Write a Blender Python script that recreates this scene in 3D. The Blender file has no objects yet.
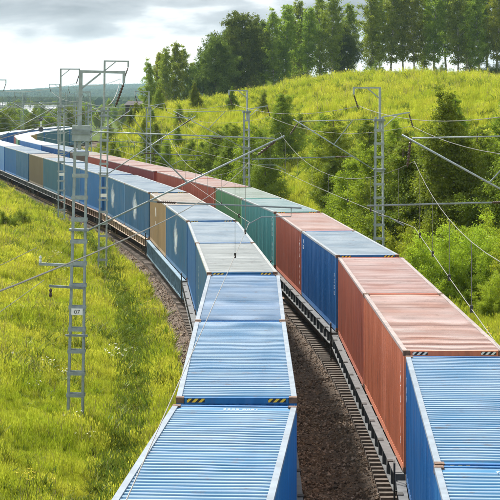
import bpy, math, random
import numpy as np
from mathutils import Vector, Matrix

R = math.radians
random.seed(7)
rng = np.random.default_rng(11)
scene = bpy.context.scene
col = scene.collection

# ------------------------------------------------------------------ camera, sky, sun, exposure
CAM_Z = 10.3
cam_d = bpy.data.cameras.new('camera')
cam = bpy.data.objects.new('camera', cam_d); col.objects.link(cam)
cam.location = (0, 0, CAM_Z); cam.rotation_euler = (R(90), 0, 0)
cam_d.sensor_width = 36; cam_d.lens = 128.0; cam_d.shift_y = -0.31
cam_d.clip_start = 0.5; cam_d.clip_end = 20000
scene.camera = cam

SUN_DIR = Vector((-0.52, 0.80, 0.0)).normalized()          # where the sun stands: ahead, to the left
SUN_EL = R(46)
sun_d = bpy.data.lights.new('sun', 'SUN'); sun_d.energy = 3.2; sun_d.angle = R(5.0); sun_d.color = (1.0, 0.955, 0.87)
sun = bpy.data.objects.new('sun', sun_d); col.objects.link(sun)
sv = Vector((SUN_DIR.x * math.cos(SUN_EL), SUN_DIR.y * math.cos(SUN_EL), math.sin(SUN_EL)))
sun.rotation_euler = (-sv).to_track_quat('-Z', 'Y').to_euler()
sun.location = (-60, -40, 80)

world = bpy.data.worlds.new('World'); scene.world = world; world.use_nodes = True
wn = world.node_tree; wn.nodes.clear()
def N(t, kind, **kw):
    n = t.nodes.new(kind)
    for k, v in kw.items(): setattr(n, k, v)
    return n
def setin(n, **kw):
    for k, v in kw.items(): n.inputs[k.replace('_', ' ')].default_value = v
def math_node(t, op, a, b=None, clamp=False):
    n = N(t, 'ShaderNodeMath', operation=op); n.use_clamp = clamp
    for i, v in enumerate((a, b)):
        if v is None: continue
        if isinstance(v, (int, float)): n.inputs[i].default_value = v
        else: t.links.new(v, n.inputs[i])
    return n.outputs[0]
def mixc(t, fac, a, b, blend='MIX'):
    n = N(t, 'ShaderNodeMix', data_type='RGBA', blend_type=blend)
    for s, v in ((n.inputs[0], fac), (n.inputs[6], a), (n.inputs[7], b)):
        if isinstance(v, (int, float)): s.default_value = v
        elif isinstance(v, tuple): s.default_value = v if len(v) == 4 else (*v, 1)
        else: t.links.new(v, s)
    return n.outputs[2]
def ramp(t, fac, stops):
    n = N(t, 'ShaderNodeValToRGB'); t.links.new(fac, n.inputs[0])
    e = n.color_ramp.elements
    while len(e) < len(stops): e.new(0.5)
    for el, (p, c) in zip(e, stops):
        el.position = p; el.color = (c, c, c, 1) if isinstance(c, (int, float)) else (*c, 1)
    return n.outputs[0]
sky = N(wn, 'ShaderNodeTexSky', sky_type='NISHITA'); sky.sun_disc = False
sky.sun_elevation = SUN_EL; sky.sun_rotation = math.atan2(SUN_DIR.x, SUN_DIR.y)
sky.air_density = 1.0; sky.dust_density = 2.0
tc = N(wn, 'ShaderNodeTexCoord')
sep = N(wn, 'ShaderNodeSeparateXYZ'); wn.links.new(tc.outputs['Generated'], sep.inputs[0])
mpw = N(wn, 'ShaderNodeMapping'); mpw.inputs['Scale'].default_value = (9.0, 9.0, 34.0); mpw.inputs['Location'].default_value = (0.0, 0.0, 0.0)
wn.links.new(tc.outputs['Generated'], mpw.inputs[0])
nz = N(wn, 'ShaderNodeTexNoise'); setin(nz, Scale=1.0, Detail=8.0, Roughness=0.5); nz.inputs['Distortion'].default_value = 0.25
wn.links.new(mpw.outputs[0], nz.inputs['Vector'])
cover = ramp(wn, nz.outputs[0], [(0.26, 0.0), (0.38, 1.0)])            # where there is cloud at all
body = ramp(wn, nz.outputs[0], [(0.43, (5.6, 5.55, 5.45)), (0.49, (4.3, 4.4, 4.45)), (0.545, (2.75, 2.95, 3.12)), (0.66, (1.55, 1.72, 1.88))])
low = math_node(wn, 'MULTIPLY', math_node(wn, 'SUBTRACT', 0.019, sep.outputs[2]), 70.0, True)      # the bank of bright thin cloud all round the horizon
body = mixc(wn, low, body, (5.9, 5.8, 5.6))
skyc = mixc(wn, math_node(wn, 'MAXIMUM', cover, low), sky.outputs[0], body)
bg = N(wn, 'ShaderNodeBackground'); bg.inputs[1].default_value = 0.09
wn.links.new(skyc, bg.inputs[0])
wo = N(wn, 'ShaderNodeOutputWorld'); wn.links.new(bg.outputs[0], wo.inputs[0])

scene.view_settings.view_transform = 'Standard'; scene.view_settings.look = 'None'
scene.view_settings.exposure = 1.52; scene.view_settings.gamma = 1.0
scene.view_settings.use_curve_mapping = False
scene.cycles.max_bounces = 6; scene.cycles.transparent_max_bounces = 6
scene.cycles.volume_bounces = 0
scene.cycles.use_adaptive_sampling = True; scene.cycles.adaptive_threshold = 0.03

# ------------------------------------------------------------------ helpers
def tag(o, label=None, cat=None, group=None, kind=None):
    if label: o['label'] = label
    if cat: o['category'] = cat
    if group: o['group'] = group
    if kind: o['kind'] = kind
    return o
def empty(name, loc=(0, 0, 0), rz=0.0):
    o = bpy.data.objects.new(name, None); col.objects.link(o)
    o.location = loc; o.rotation_euler = (0, 0, rz); o.empty_display_size = 0.5
    return o
def inst(name, me, mat, parent=None, loc=(0, 0, 0), rot=(0, 0, 0), scale=(1, 1, 1)):
    o = bpy.data.objects.new(name, me); col.objects.link(o)
    if mat is not None:
        if not me.materials: me.materials.append(None)
        o.material_slots[0].link = 'OBJECT'; o.material_slots[0].material = mat
    o.location = loc; o.rotation_euler = rot; o.scale = scale
    if parent is not None: o.parent = parent
    return o
class MB:
    def __init__(s): s.v = []; s.f = []
    def add(s, vs, fs):
        b = len(s.v); s.v.extend([tuple(v) for v in vs]); s.f.extend([tuple(i + b for i in f) for f in fs]); return s
    def box(s, x0, x1, y0, y1, z0, z1):
        return s.add([(x0,y0,z0),(x1,y0,z0),(x1,y1,z0),(x0,y1,z0),(x0,y0,z1),(x1,y0,z1),(x1,y1,z1),(x0,y1,z1)],
                     [(0,3,2,1),(4,5,6,7),(0,1,5,4),(1,2,6,5),(2,3,7,6),(3,0,4,7)])
    def bar(s, p, q, w, h=None, up=(0, 0, 1)):
        p = Vector(p); q = Vector(q); h = h or w; d = (q - p).normalized(); u = Vector(up)
        if abs(d.dot(u)) > .98: u = Vector((0, 1, 0))
        a = d.cross(u).normalized(); b = a.cross(d)
        vs = [e + a * (i * w / 2) + b * (j * h / 2) for e in (p, q) for i, j in ((-1,-1),(1,-1),(1,1),(-1,1))]
        return s.add(vs, [(0,3,2,1),(4,5,6,7),(0,1,5,4),(1,2,6,5),(2,3,7,6),(3,0,4,7)])
    def tube(s, pts, rad, n=6, cap=True):
        pts = [Vector(p) for p in pts]; rs = rad if isinstance(rad, (list, tuple)) else [rad] * len(pts)
        vs = []; prev = None
        for i, p in enumerate(pts):
            d = (pts[min(i + 1, len(pts) - 1)] - pts[max(i - 1, 0)])
            d = d.normalized() if d.length > 1e-9 else Vector((0, 0, 1))
            if prev is None:
                u = Vector((0, 0, 1)) if abs(d.z) < .95 else Vector((1, 0, 0)); a = d.cross(u).normalized()
            else:
                a = (prev - d * prev.dot(d)).normalized()
            prev = a; b = d.cross(a)
            for k in range(n):
                t = 2 * math.pi * k / n; vs.append(p + (a * math.cos(t) + b * math.sin(t)) * rs[i])
        fs = [(i*n+k, i*n+(k+1)%n, (i+1)*n+(k+1)%n, (i+1)*n+k) for i in range(len(pts) - 1) for k in range(n)]
        if cap: fs += [tuple(range(n-1, -1, -1)), tuple((len(pts)-1)*n + k for k in range(n))]
        return s.add(vs, fs)
    def lathe(s, prof, n=12, axis='z', o=(0, 0, 0)):
        vs = []
        for r, h in prof:
            for k in range(n):
                t = 2 * math.pi * k / n; c, q = r * math.cos(t), r * math.sin(t)
                p = {'z': (c, q, h), 'y': (q, h, c), 'x': (h, c, q)}[axis]
                vs.append((p[0] + o[0], p[1] + o[1], p[2] + o[2]))
        m = len(prof)
        fs = [(i*n+k, i*n+(k+1)%n, (i+1)*n+(k+1)%n, (i+1)*n+k) for i in range(m-1) for k in range(n)]
        fs += [tuple(range(n-1, -1, -1)), tuple((m-1)*n + k for k in range(n))]
        return s.add(vs, fs)
    def mesh(s, name, smooth=False):
        me = bpy.data.meshes.new(name); me.from_pydata(s.v, [], s.f); me.update()
        if smooth: me.shade_smooth()
        return me
    def build(s, name, mat, parent=None, **kw):
        sm = kw.pop('smooth', False)
        return inst(name, s.mesh(name, sm), mat, parent, **kw)
ORD = ['first','second','third','fourth','fifth','sixth','seventh','eighth','ninth','tenth','eleventh','twelfth','thirteenth','fourteenth','fifteenth',
       'sixteenth','seventeenth','eighteenth','nineteenth','twentieth']
def ordinal(i):
    if i < 20: return ORD[i]
    t = {20: 'twent', 30: 'thirt', 40: 'fort', 50: 'fift', 60: 'sixt', 70: 'sevent', 80: 'eight', 90: 'ninet', 100: 'hundred and t'}[(i + 1) // 10 * 10]
    u = (i + 1) % 10
    return t + 'ieth' if u == 0 else t + 'y-' + ORD[u - 1]

# ------------------------------------------------------------------ materials
def mat_new(name):
    m = bpy.data.materials.new(name); m.use_nodes = True; t = m.node_tree
    b = t.nodes['Principled BSDF']; return m, t, b
def noise(t, scale, detail=4, vec=None, rough=.55, mapping=None, coord='Object'):
    tcx = N(t, 'ShaderNodeTexCoord'); v = tcx.outputs[coord]
    if mapping:
        mp = N(t, 'ShaderNodeMapping'); mp.inputs['Scale'].default_value = mapping; t.links.new(v, mp.inputs[0]); v = mp.outputs[0]
    n = N(t, 'ShaderNodeTexNoise'); setin(n, Scale=scale, Detail=detail, Roughness=rough); t.links.new(v, n.inputs['Vector'])
    return n.outputs[0]
def pos_noise(t, scale, detail=4, rough=.55, mapping=None):
    g = N(t, 'ShaderNodeNewGeometry'); v = g.outputs['Position']
    if mapping:
        mp = N(t, 'ShaderNodeMapping'); mp.inputs['Scale'].default_value = mapping; t.links.new(v, mp.inputs[0]); v = mp.outputs[0]
    n = N(t, 'ShaderNodeTexNoise'); setin(n, Scale=scale, Detail=detail, Roughness=rough); t.links.new(v, n.inputs['Vector'])
    return n.outputs[0]
def bump(t, b, h, strength=.3, dist=.02):
    n = N(t, 'ShaderNodeBump'); setin(n, Strength=strength, Distance=dist); t.links.new(h, n.inputs['Height']); t.links.new(n.outputs[0], b.inputs['Normal'])
def simple(name, c, rough=.6, metal=0.0, var=.25, scale=6.0, spec=.5):
    m, t, b = mat_new(name)
    f = pos_noise(t, scale, 5)
    lo = tuple(x * (1 - var) for x in c); hi = tuple(min(1, x * (1 + var)) for x in c)
    t.links.new(mixc(t, ramp(t, f, [(.3, 0.0), (.7, 1.0)]), lo, hi), b.inputs['Base Color'])
    setin(b, Roughness=rough, Metallic=metal); b.inputs['Specular IOR Level'].default_value = spec
    return m
def paint(name, c, fade=.25, rust=.3, side=True):
    """weathered container paint: streaks, faded patches, rust along seams"""
    m, t, b = mat_new(name)
    oi = N(t, 'ShaderNodeObjectInfo')
    f1 = pos_noise(t, .55, 4); f2 = pos_noise(t, 5.0, 6, .6, (1, 1, .12) if side else (1, 1, 1))
    pale = tuple(x * .62 + .38 * y for x, y in zip(c, (.62, .64, .66)))
    dark = tuple(x * .68 for x in c)
    base = mixc(t, math_node(t, 'MULTIPLY', ramp(t, f1, [(.35, 0.0), (.75, 1.0)]), fade), c, pale)
    base = mixc(t, math_node(t, 'MULTIPLY', ramp(t, f2, [(.42, 1.0), (.62, 0.0)]), .55), base, dark)
    f3 = pos_noise(t, 2.3, 9, .68, (1, 1, .35) if side else (1, 1, 1))
    base = mixc(t, math_node(t, 'MULTIPLY', ramp(t, f3, [(.57, 0.0), (.68, 1.0)]), rust), base, (.15, .075, .045))
    f4 = pos_noise(t, 11.0, 7, .75, (1, 1, .5) if side else (1, 1, 1))
    base = mixc(t, math_node(t, 'MULTIPLY', ramp(t, f4, [(.66, 0.0), (.70, 1.0)]), .75), base, (.10, .06, .045))
    f5 = pos_noise(t, 16.0, 5, .6, (1, 1, .25))
    base = mixc(t, math_node(t, 'MULTIPLY', ramp(t, f5, [(.69, 0.0), (.72, 1.0)]), .5), base, (.45, .45, .44))
    v = N(t, 'ShaderNodeHueSaturation'); t.links.new(base, v.inputs['Color'])
    t.links.new(math_node(t, 'ADD', math_node(t, 'MULTIPLY', oi.outputs['Random'], .3), .85), v.inputs['Value'])
    t.links.new(v.outputs[0], b.inputs['Base Color'])
    t.links.new(ramp(t, f2, [(.3, .42), (.7, .62)]), b.inputs['Roughness'])
    return m
def roof_paint(name, c, chalk):
    """sun-bleached roof sheet: crowns of the corrugations painted pale for sky glare and wear, chalky streaks and rust stains"""
    m, t, b = mat_new(name)
    f1 = noise(t, 1.0, 6, mapping=(1.6, .5, 1), rough=.62); f2 = noise(t, .45, 4); f3 = noise(t, 5.0, 9, mapping=(1.2, .6, 1), rough=.72)
    pale = tuple(x * (1 - chalk) + chalk * y for x, y in zip(c, (.50, .53, .56)))
    tcx = N(t, 'ShaderNodeTexCoord'); sp = N(t, 'ShaderNodeSeparateXYZ'); t.links.new(tcx.outputs['Object'], sp.inputs[0])
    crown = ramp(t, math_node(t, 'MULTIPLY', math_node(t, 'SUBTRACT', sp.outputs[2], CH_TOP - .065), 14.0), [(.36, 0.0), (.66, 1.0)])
    worn_glare = math_node(t, 'MULTIPLY', crown, ramp(t, f1, [(.30, .72), (.62, 1.0)]))  # white stripes of reflected sky painted onto the rib crowns, along with wear
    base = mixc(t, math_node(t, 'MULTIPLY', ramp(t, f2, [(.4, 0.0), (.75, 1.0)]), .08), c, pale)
    base = mixc(t, math_node(t, 'MULTIPLY', worn_glare, .6), base, tuple(.62 * x + .38 * y for x, y in zip(pale, (.58, .61, .64))))
    base = mixc(t, math_node(t, 'MULTIPLY', ramp(t, f3, [(.575, 0.0), (.69, 1.0)]), .6), base, (.14, .10, .075))
    t.links.new(base, b.inputs['Base Color'])
    t.links.new(ramp(t, f1, [(.3, .50), (.7, .60)]), b.inputs['Roughness']); b.inputs['Specular IOR Level'].default_value = .38
    return m
CH_TOP = 2.896
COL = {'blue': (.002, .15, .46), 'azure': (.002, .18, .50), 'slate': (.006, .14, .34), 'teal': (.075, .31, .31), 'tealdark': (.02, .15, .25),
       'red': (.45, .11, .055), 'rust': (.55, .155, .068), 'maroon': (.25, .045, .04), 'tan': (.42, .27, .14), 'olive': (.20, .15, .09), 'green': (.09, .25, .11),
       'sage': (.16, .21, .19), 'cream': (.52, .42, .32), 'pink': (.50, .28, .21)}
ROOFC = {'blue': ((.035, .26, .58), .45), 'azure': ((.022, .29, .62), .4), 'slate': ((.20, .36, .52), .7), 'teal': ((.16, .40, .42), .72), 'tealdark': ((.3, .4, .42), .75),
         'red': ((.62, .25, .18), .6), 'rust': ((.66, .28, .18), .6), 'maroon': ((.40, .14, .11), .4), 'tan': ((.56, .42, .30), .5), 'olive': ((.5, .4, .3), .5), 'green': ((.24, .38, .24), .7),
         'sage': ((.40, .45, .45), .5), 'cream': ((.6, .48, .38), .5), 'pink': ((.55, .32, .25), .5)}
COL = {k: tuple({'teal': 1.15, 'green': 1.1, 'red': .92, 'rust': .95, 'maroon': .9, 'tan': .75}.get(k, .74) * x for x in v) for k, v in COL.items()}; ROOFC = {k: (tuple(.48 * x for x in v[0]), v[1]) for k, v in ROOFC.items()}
PAINT = {k: paint('paint_' + k, v, .25 if k in ('slate', 'sage', 'teal') else .12, .5 if k in ('red', 'rust', 'tan') else .3) for k, v in COL.items()}
ROOF = {k: roof_paint('roof_' + k, *v) for k, v in ROOFC.items()}
RAIL = {k: simple('rail_' + k, tuple(.30 * a + .22 * b for a, b in zip(ROOFC[k][0], (.82, .84, .86))), .5, 0, .22, 3.0) for k in COL}
M_cast = simple('casting_rust', (.13, .075, .05), .8, 0, .5, 14)
M_steel = simple('galvanised', (.26, .31, .34), .5, .15, .2, 7)
M_steel_d = simple('galvanised_dull', (.18, .22, .245), .55, .2, .25, 7)
M_iron = simple('dark_iron', (.035, .032, .03), .75, .2, .5, 9)
M_rail_side = simple('rail_steel', (.17, .11, .08), .55, .6, .3, 4)
M_ins = simple('insulator_brown', (.05, .028, .022), .55, 0, .2, 9)
M_ins_g = simple('insulator_grey', (.55, .58, .6), .35, 0, .1, 9)
M_conc = simple('concrete', (.30, .285, .26), .9, 0, .25, 5)
M_sleeper = simple('sleeper_concrete', (.125, .10, .083), .92, 0, .4, 7)
M_wire = simple('wire_copper', (.16, .155, .15), .6, .1, .2, 1)
M_white = simple('white_enamel', (.75, .77, .78), .5, 0, .06, 3)
M_black = simple('black_paint', (.02, .02, .022), .6, 0, .2, 3)
M_mark = simple('marking_white', (.70, .72, .73), .6, 0, .35, 6)
WAGON = {'grey': simple('wagon_grey', (.085, .09, .095), .65, .1, .4, 4), 'blue': simple('wagon_blue', (.12, .20, .27), .6, .1, .35, 4),
         'brown': simple('wagon_brown', (.13, .075, .05), .75, .05, .4, 4), 'tan': simple('wagon_tan', (.27, .20, .14), .75, .05, .4, 4)}
def hazard(name, c):
    m, t, b = mat_new(name); tcx = N(t, 'ShaderNodeTexCoord'); s = N(t, 'ShaderNodeSeparateXYZ'); t.links.new(tcx.outputs['Object'], s.inputs[0])
    f = math_node(t, 'FRACT', math_node(t, 'MULTIPLY', math_node(t, 'ADD', s.outputs[1], s.outputs[2]), 7.5))
    t.links.new(mixc(t, math_node(t, 'GREATER_THAN', f, .5), (.015, .015, .015), c), b.inputs['Base Color']); setin(b, Roughness=.5); return m
M_haz_y = hazard('hazard_yellow', (.75, .48, .03)); M_haz_w = hazard('hazard_white', (.72, .72, .68))

def leaf_mat(name, c1, c2, trans=.35):
    m, t, b = mat_new(name); t.nodes.remove(b)
    at = N(t, 'ShaderNodeAttribute', attribute_name='lc'); oi = N(t, 'ShaderNodeObjectInfo')
    c = mixc(t, at.outputs['Fac'], c1, c2)
    h = N(t, 'ShaderNodeHueSaturation'); t.links.new(c, h.inputs['Color'])
    t.links.new(math_node(t, 'ADD', math_node(t, 'MULTIPLY', oi.outputs['Random'], .034), .483), h.inputs['Hue'])
    t.links.new(math_node(t, 'ADD', math_node(t, 'MULTIPLY', oi.outputs['Random'], .4), .8), h.inputs['Value'])
    d = N(t, 'ShaderNodeBsdfDiffuse'); tr = N(t, 'ShaderNodeBsdfTranslucent'); mx = N(t, 'ShaderNodeMixShader'); mx.inputs[0].default_value = trans
    gl = N(t, 'ShaderNodeBsdfGlossy'); gl.inputs['Roughness'].default_value = .45; mg = N(t, 'ShaderNodeMixShader'); mg.inputs[0].default_value = .015
    t.links.new(h.outputs[0], d.inputs[0]); t.links.new(h.outputs[0], tr.inputs[0]); t.links.new(d.outputs[0], mx.inputs[1]); t.links.new(tr.outputs[0], mx.inputs[2])
    t.links.new(mx.outputs[0], mg.inputs[1]); t.links.new(gl.outputs[0], mg.inputs[2])
    t.links.new(mg.outputs[0], t.nodes['Material Output'].inputs[0]); return m
M_leaf_birch = leaf_mat('leaf_birch', (.14, .205, .02), (.32, .39, .04), .54)
M_leaf_dark = leaf_mat('leaf_dark', (.08, .13, .02), (.18, .24, .032), .46)
M_leaf_young = leaf_mat('leaf_young', (.15, .22, .013), (.34, .41, .026), .5)
M_leaf_shrub = leaf_mat('leaf_shrub', (.21, .28, .016), (.40, .46, .032), .5)
M_leaf_mid = leaf_mat('leaf_mid', (.11, .17, .014), (.26, .33, .026), .48)
def grass_mat():
    m, t, b = mat_new('grass_blades'); t.nodes.remove(b)
    at = N(t, 'ShaderNodeAttribute', attribute_name='lc'); oi = N(t, 'ShaderNodeObjectInfo')
    c = mixc(t, at.outputs['Fac'], (.32, .365, .026), (.57, .56, .060))
    n1 = pos_noise(t, .22, 4); n2 = pos_noise(t, 1.3, 3)
    c = mixc(t, ramp(t, n1, [(.40, 0.0), (.62, .75)]), c, (.24, .33, .016))
    c = mixc(t, ramp(t, n2, [(.52, 0.0), (.72, .6)]), c, (.54, .50, .07))
    h = N(t, 'ShaderNodeHueSaturation'); t.links.new(c, h.inputs['Color'])
    t.links.new(math_node(t, 'ADD', math_node(t, 'MULTIPLY', oi.outputs['Random'], .5), .75), h.inputs['Value'])
    d = N(t, 'ShaderNodeBsdfDiffuse'); tr = N(t, 'ShaderNodeBsdfTranslucent'); mx = N(t, 'ShaderNodeMixShader'); mx.inputs[0].default_value = .42
    t.links.new(h.outputs[0], d.inputs[0]); t.links.new(h.outputs[0], tr.inputs[0]); t.links.new(d.outputs[0], mx.inputs[1]); t.links.new(tr.outputs[0], mx.inputs[2])
    t.links.new(mx.outputs[0], t.nodes['Material Output'].inputs[0]); return m
M_grass = grass_mat()
def bark_mat(name, c1, c2, k=(1, 1, 5)):
    m, t, b = mat_new(name); f = noise(t, 1.6, 5, mapping=k)
    t.links.new(mixc(t, ramp(t, f, [(.45, 0.0), (.6, 1.0)]), c1, c2), b.inputs['Base Color']); setin(b, Roughness=.9); return m
M_bark_birch = bark_mat('bark_birch', (.55, .53, .48), (.07, .06, .05)); M_bark = bark_mat('bark_brown', (.09, .065, .045), (.15, .11, .08))
def ground_mat():
    m, t, b = mat_new('meadow_soil')
    n1 = pos_noise(t, .12, 5); n2 = pos_noise(t, .9, 8, .65); n3 = pos_noise(t, 9.0, 6, .7)
    c = mixc(t, ramp(t, n1, [(.38, 0.0), (.62, 1.0)]), (.36, .40, .024), (.28, .35, .022))
    c = mixc(t, ramp(t, n2, [(.42, 0.0), (.66, 1.0)]), c, (.44, .45, .045))
    c = mixc(t, ramp(t, n3, [(.35, .7), (.6, 0.0)]), c, (.19, .24, .02))
    g = N(t, 'ShaderNodeNewGeometry'); sp = N(t, 'ShaderNodeSeparateXYZ'); t.links.new(g.outputs['Position'], sp.inputs[0])
    fld = math_node(t, 'MULTIPLY', math_node(t, 'SUBTRACT', sp.outputs[1], 350.0), .01, True)
    c = mixc(t, fld, c, mixc(t, n1, (.06, .10, .022), (.13, .17, .035)))
    t.links.new(c, b.inputs['Base Color']); setin(b, Roughness=1.0); b.inputs['Specular IOR Level'].default_value = .05
    bump(t, b, n3, .9, .25); return m
M_ground = ground_mat()
def ballast_mat(name, k=1.0):
    m, t, b = mat_new(name)
    g = N(t, 'ShaderNodeNewGeometry'); v = N(t, 'ShaderNodeTexVoronoi'); setin(v, Scale=15.0); t.links.new(g.outputs['Position'], v.inputs['Vector'])
    s = N(t, 'ShaderNodeSeparateColor'); t.links.new(v.outputs['Color'], s.inputs[0])
    n1 = pos_noise(t, .5, 4)
    c = mixc(t, s.outputs[0], (.040 * k, .027 * k, .019 * k), (.125 * k, .088 * k, .062 * k))
    c = mixc(t, ramp(t, n1, [(.4, 0.0), (.65, .6)]), c, (.085 * k, .06 * k, .042 * k))
    t.links.new(c, b.inputs['Base Color']); setin(b, Roughness=.95); bump(t, b, v.outputs['Distance'], 1.0, .05); return m
M_ballast = ballast_mat('ballast', 1.25)
def stone_mat():
    m, t, b = mat_new('ballast_stone'); oi = N(t, 'ShaderNodeObjectInfo')
    t.links.new(ramp(t, oi.outputs['Random'], [(0, (.045, .032, .023)), (.45, (.135, .090, .060)), (.8, (.26, .18, .12)), (1, (.40, .32, .26))]), b.inputs['Base Color']); setin(b, Roughness=.9); return m
M_stone = stone_mat()

# ------------------------------------------------------------------ the line of the tracks and the lie of the land
def build_path():
    ds = 0.5; pts = []; X, Y = -.08 - (2 - 49.5) ** 2 / (2 * 388.), 2.0
    th = math.atan((49.5 - 2) / 388.)
    while Y < 1200:
        pts.append((X, Y, th))
        if Y < 139.5: k = -1 / 388.
        elif Y < 236: k = 0
        elif th < R(3.5) and Y < 318: k = 1 / 215.
        else: k = 0
        th += k * ds; X += math.sin(th) * ds; Y += math.cos(th) * ds
    return np.array(pts)
P = build_path()
GAUGE_OFF = 5.0                                            # the right track lies five metres to the right of the left one
def path_xy(track):
    off = 0 if track == 'L' else GAUGE_OFF
    return np.stack([P[:, 0] + off * np.cos(P[:, 2]), P[:, 1] - off * np.sin(P[:, 2])], 1)
PATH = {k: path_xy(k) for k in 'LR'}
ARC = {k: np.concatenate([[0], np.cumsum(np.linalg.norm(np.diff(PATH[k], axis=0), axis=1))]) for k in 'LR'}
def at_arc(track, s):
    a = ARC[track]; p = PATH[track]
    return np.array([np.interp(s, a, p[:, 0]), np.interp(s, a, p[:, 1])])
def arc_of_depth(track, d): return float(np.interp(d, PATH[track][:, 1], ARC[track]))
def heading(track, s): return float(np.interp(s, ARC[track], P[:, 2]))
def off_point(track, s, r):
    p = at_arc(track, s); th = heading(track, s); return np.array([p[0] + r * math.cos(th), p[1] - r * math.sin(th)])
def sample_off(X, Y):
    X = np.asarray(X, float); Y = np.asarray(Y, float); sh = X.shape
    q = np.stack([X.ravel(), Y.ravel()], 1); c = P[::6]; bi = np.zeros(len(q), int)
    c2 = (c[:, :2] ** 2).sum(1)
    for a in range(0, len(q), 20000):
        bi[a:a+20000] = (c2[None] - 2 * q[a:a+20000] @ c[:, :2].T).argmin(1)
    cc = c[bi]; th = cc[:, 2]
    r = (q[:, 0] - cc[:, 0]) * np.cos(th) - (q[:, 1] - cc[:, 1]) * np.sin(th)
    return r.reshape(sh)
def sst(a, b, x):
    t = np.clip((x - a) / (b - a), 0, 1); return t * t * (3 - 2 * t)
def hill_height(X, Y):
    pk = np.interp(X, [-60, -34, -25, -17, -8.7, 0, 9, 17.4, 25.3, 39.4, 60, 120, 400], [0, 0, 7.4, 10.7, 11.3, 12.9, 14.9, 15.8, 15.4, 13.6, 13, 12, 9])
    return pk * (1 - .45 * sst(345, 560, Y))
def hill_width(X, Y):
    return np.interp(X, [-30, -17, 0, 20, 40], [10, 14, 36, 60, 75]) * (.45 + .55 * sst(60, 260, Y))
def ground_z(X, Y, bed=False):
    X = np.asarray(X, float); Y = np.asarray(Y, float)
    r = sample_off(X, Y); rr = r - GAUGE_OFF; left = -r
    slope = .36 + .20 * sst(90, 150, Y); cap = 2.2 + 1.2 * sst(90, 160, Y); fade = 1 - sst(215, 300, Y)
    t = np.clip(left - 4.0, 0, None)
    bank = -1.35 + fade * cap * (1 - np.exp(-slope * t / cap)) + .3 * (1 - fade)
    zl = np.where(left < 2.3, -1.05, np.where(left < 2.75, -1.05 + .33 * (left - 2.3) / .45, np.where(left < 3.9, -.72 - .63 * np.sin(np.pi * (left - 2.75) / 2.5) ** 1.0, bank)))
    wf = sst(98, 128, Y) * fade                            # farther on the bank comes right down to the track
    zf = np.where(left < 1.7, -1.05, -.62 + 3.4 * (1 - np.exp(-.46 * np.clip(left - 1.9, 0, None) / 3.4)))
    zl = np.where(left < 1.7, zl, zl * (1 - wf) + zf * wf)
    hill = hill_height(X, Y) * sst(0, 1, (rr - 9) / hill_width(X, Y))
    zr = np.where(rr < 2.3, -1.05, np.where(rr < 2.75, -1.05 + .33 * (rr - 2.3) / .45, -.72)) + hill
    zr = zr + .25 * sst(3, 9, rr)
    z = np.where(r > 2.5, zr, zl)
    und = .12 * np.sin(X * .31 + Y * .17) + .1 * np.sin(X * .13 - Y * .29 + 2) + .35 * np.sin(X * .05 + Y * .031)
    w = sst(4.2, 9, left) * (r < 0) + sst(3.2, 10, rr) * (r > 2.5)
    return z + und * w
def gz(x, y): return float(ground_z(np.array([x]), np.array([y]))[0])

def spaced(dense0, dense1, step, lo, hi):
    a = list(np.arange(dense0, dense1 + 1e-6, step)); s = step; x = dense1
    while x < hi: s *= 1.16; x += s; a.append(x)
    s = step; x = dense0
    while x > lo: s *= 1.16; x -= s; a.insert(0, x)
    return np.array(a)
def make_ground():
    xs = spaced(-46, 62, .7, -4000, 4000); ys = spaced(10, 352, 1.0, -60, 9000)
    X, Y = np.meshgrid(xs, ys); Z = ground_z(X, Y)
    nx, ny = len(xs), len(ys)
    co = np.stack([X, Y, Z], 2).reshape(-1, 3)
    i = np.arange(nx * ny).reshape(ny, nx)
    f = np.stack([i[:-1, :-1], i[:-1, 1:], i[1:, 1:], i[1:, :-1]], 2).reshape(-1, 4)
    me = bpy.data.meshes.new('ground'); me.from_pydata(co.tolist(), [], f.tolist()); me.shade_smooth()
    return tag(inst('ground', me, M_ground), 'grassy ground with a ditch, left bank and right hillside', 'ground', kind='structure')
make_ground()
def make_ballast():
    prof = [(-2.75, -.82), (-2.3, -.62), (-1.75, -.36), (-1.3, -.30), (1.3, -.30), (1.75, -.33), (2.5, -.44), (3.25, -.33), (3.7, -.30), (6.3, -.30), (6.75, -.36), (7.3, -.62), (7.75, -.82)]
    vs = []; fs = []; s0 = arc_of_depth('L', 6); s1 = ARC['L'][-1] - 5
    ss = np.concatenate([np.arange(s0, arc_of_depth('L', 170), .35), np.arange(arc_of_depth('L', 170), s1, 3.0)])
    n = len(prof)
    for k, s in enumerate(ss):
        for r, z in prof:
            p = off_point('L', s, r + .04 * rng.normal()); vs.append((p[0], p[1], z + .015 * rng.normal()))
        if k: fs += [((k-1)*n+j, (k-1)*n+j+1, k*n+j+1, k*n+j) for j in range(n - 1)]
    me = bpy.data.meshes.new('ballast_bed'); me.from_pydata(vs, [], fs)
    tag(inst('ballast_bed', me, M_ballast), 'brown stone ballast bed under both tracks', 'ballast', kind='structure')
make_ballast()

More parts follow.
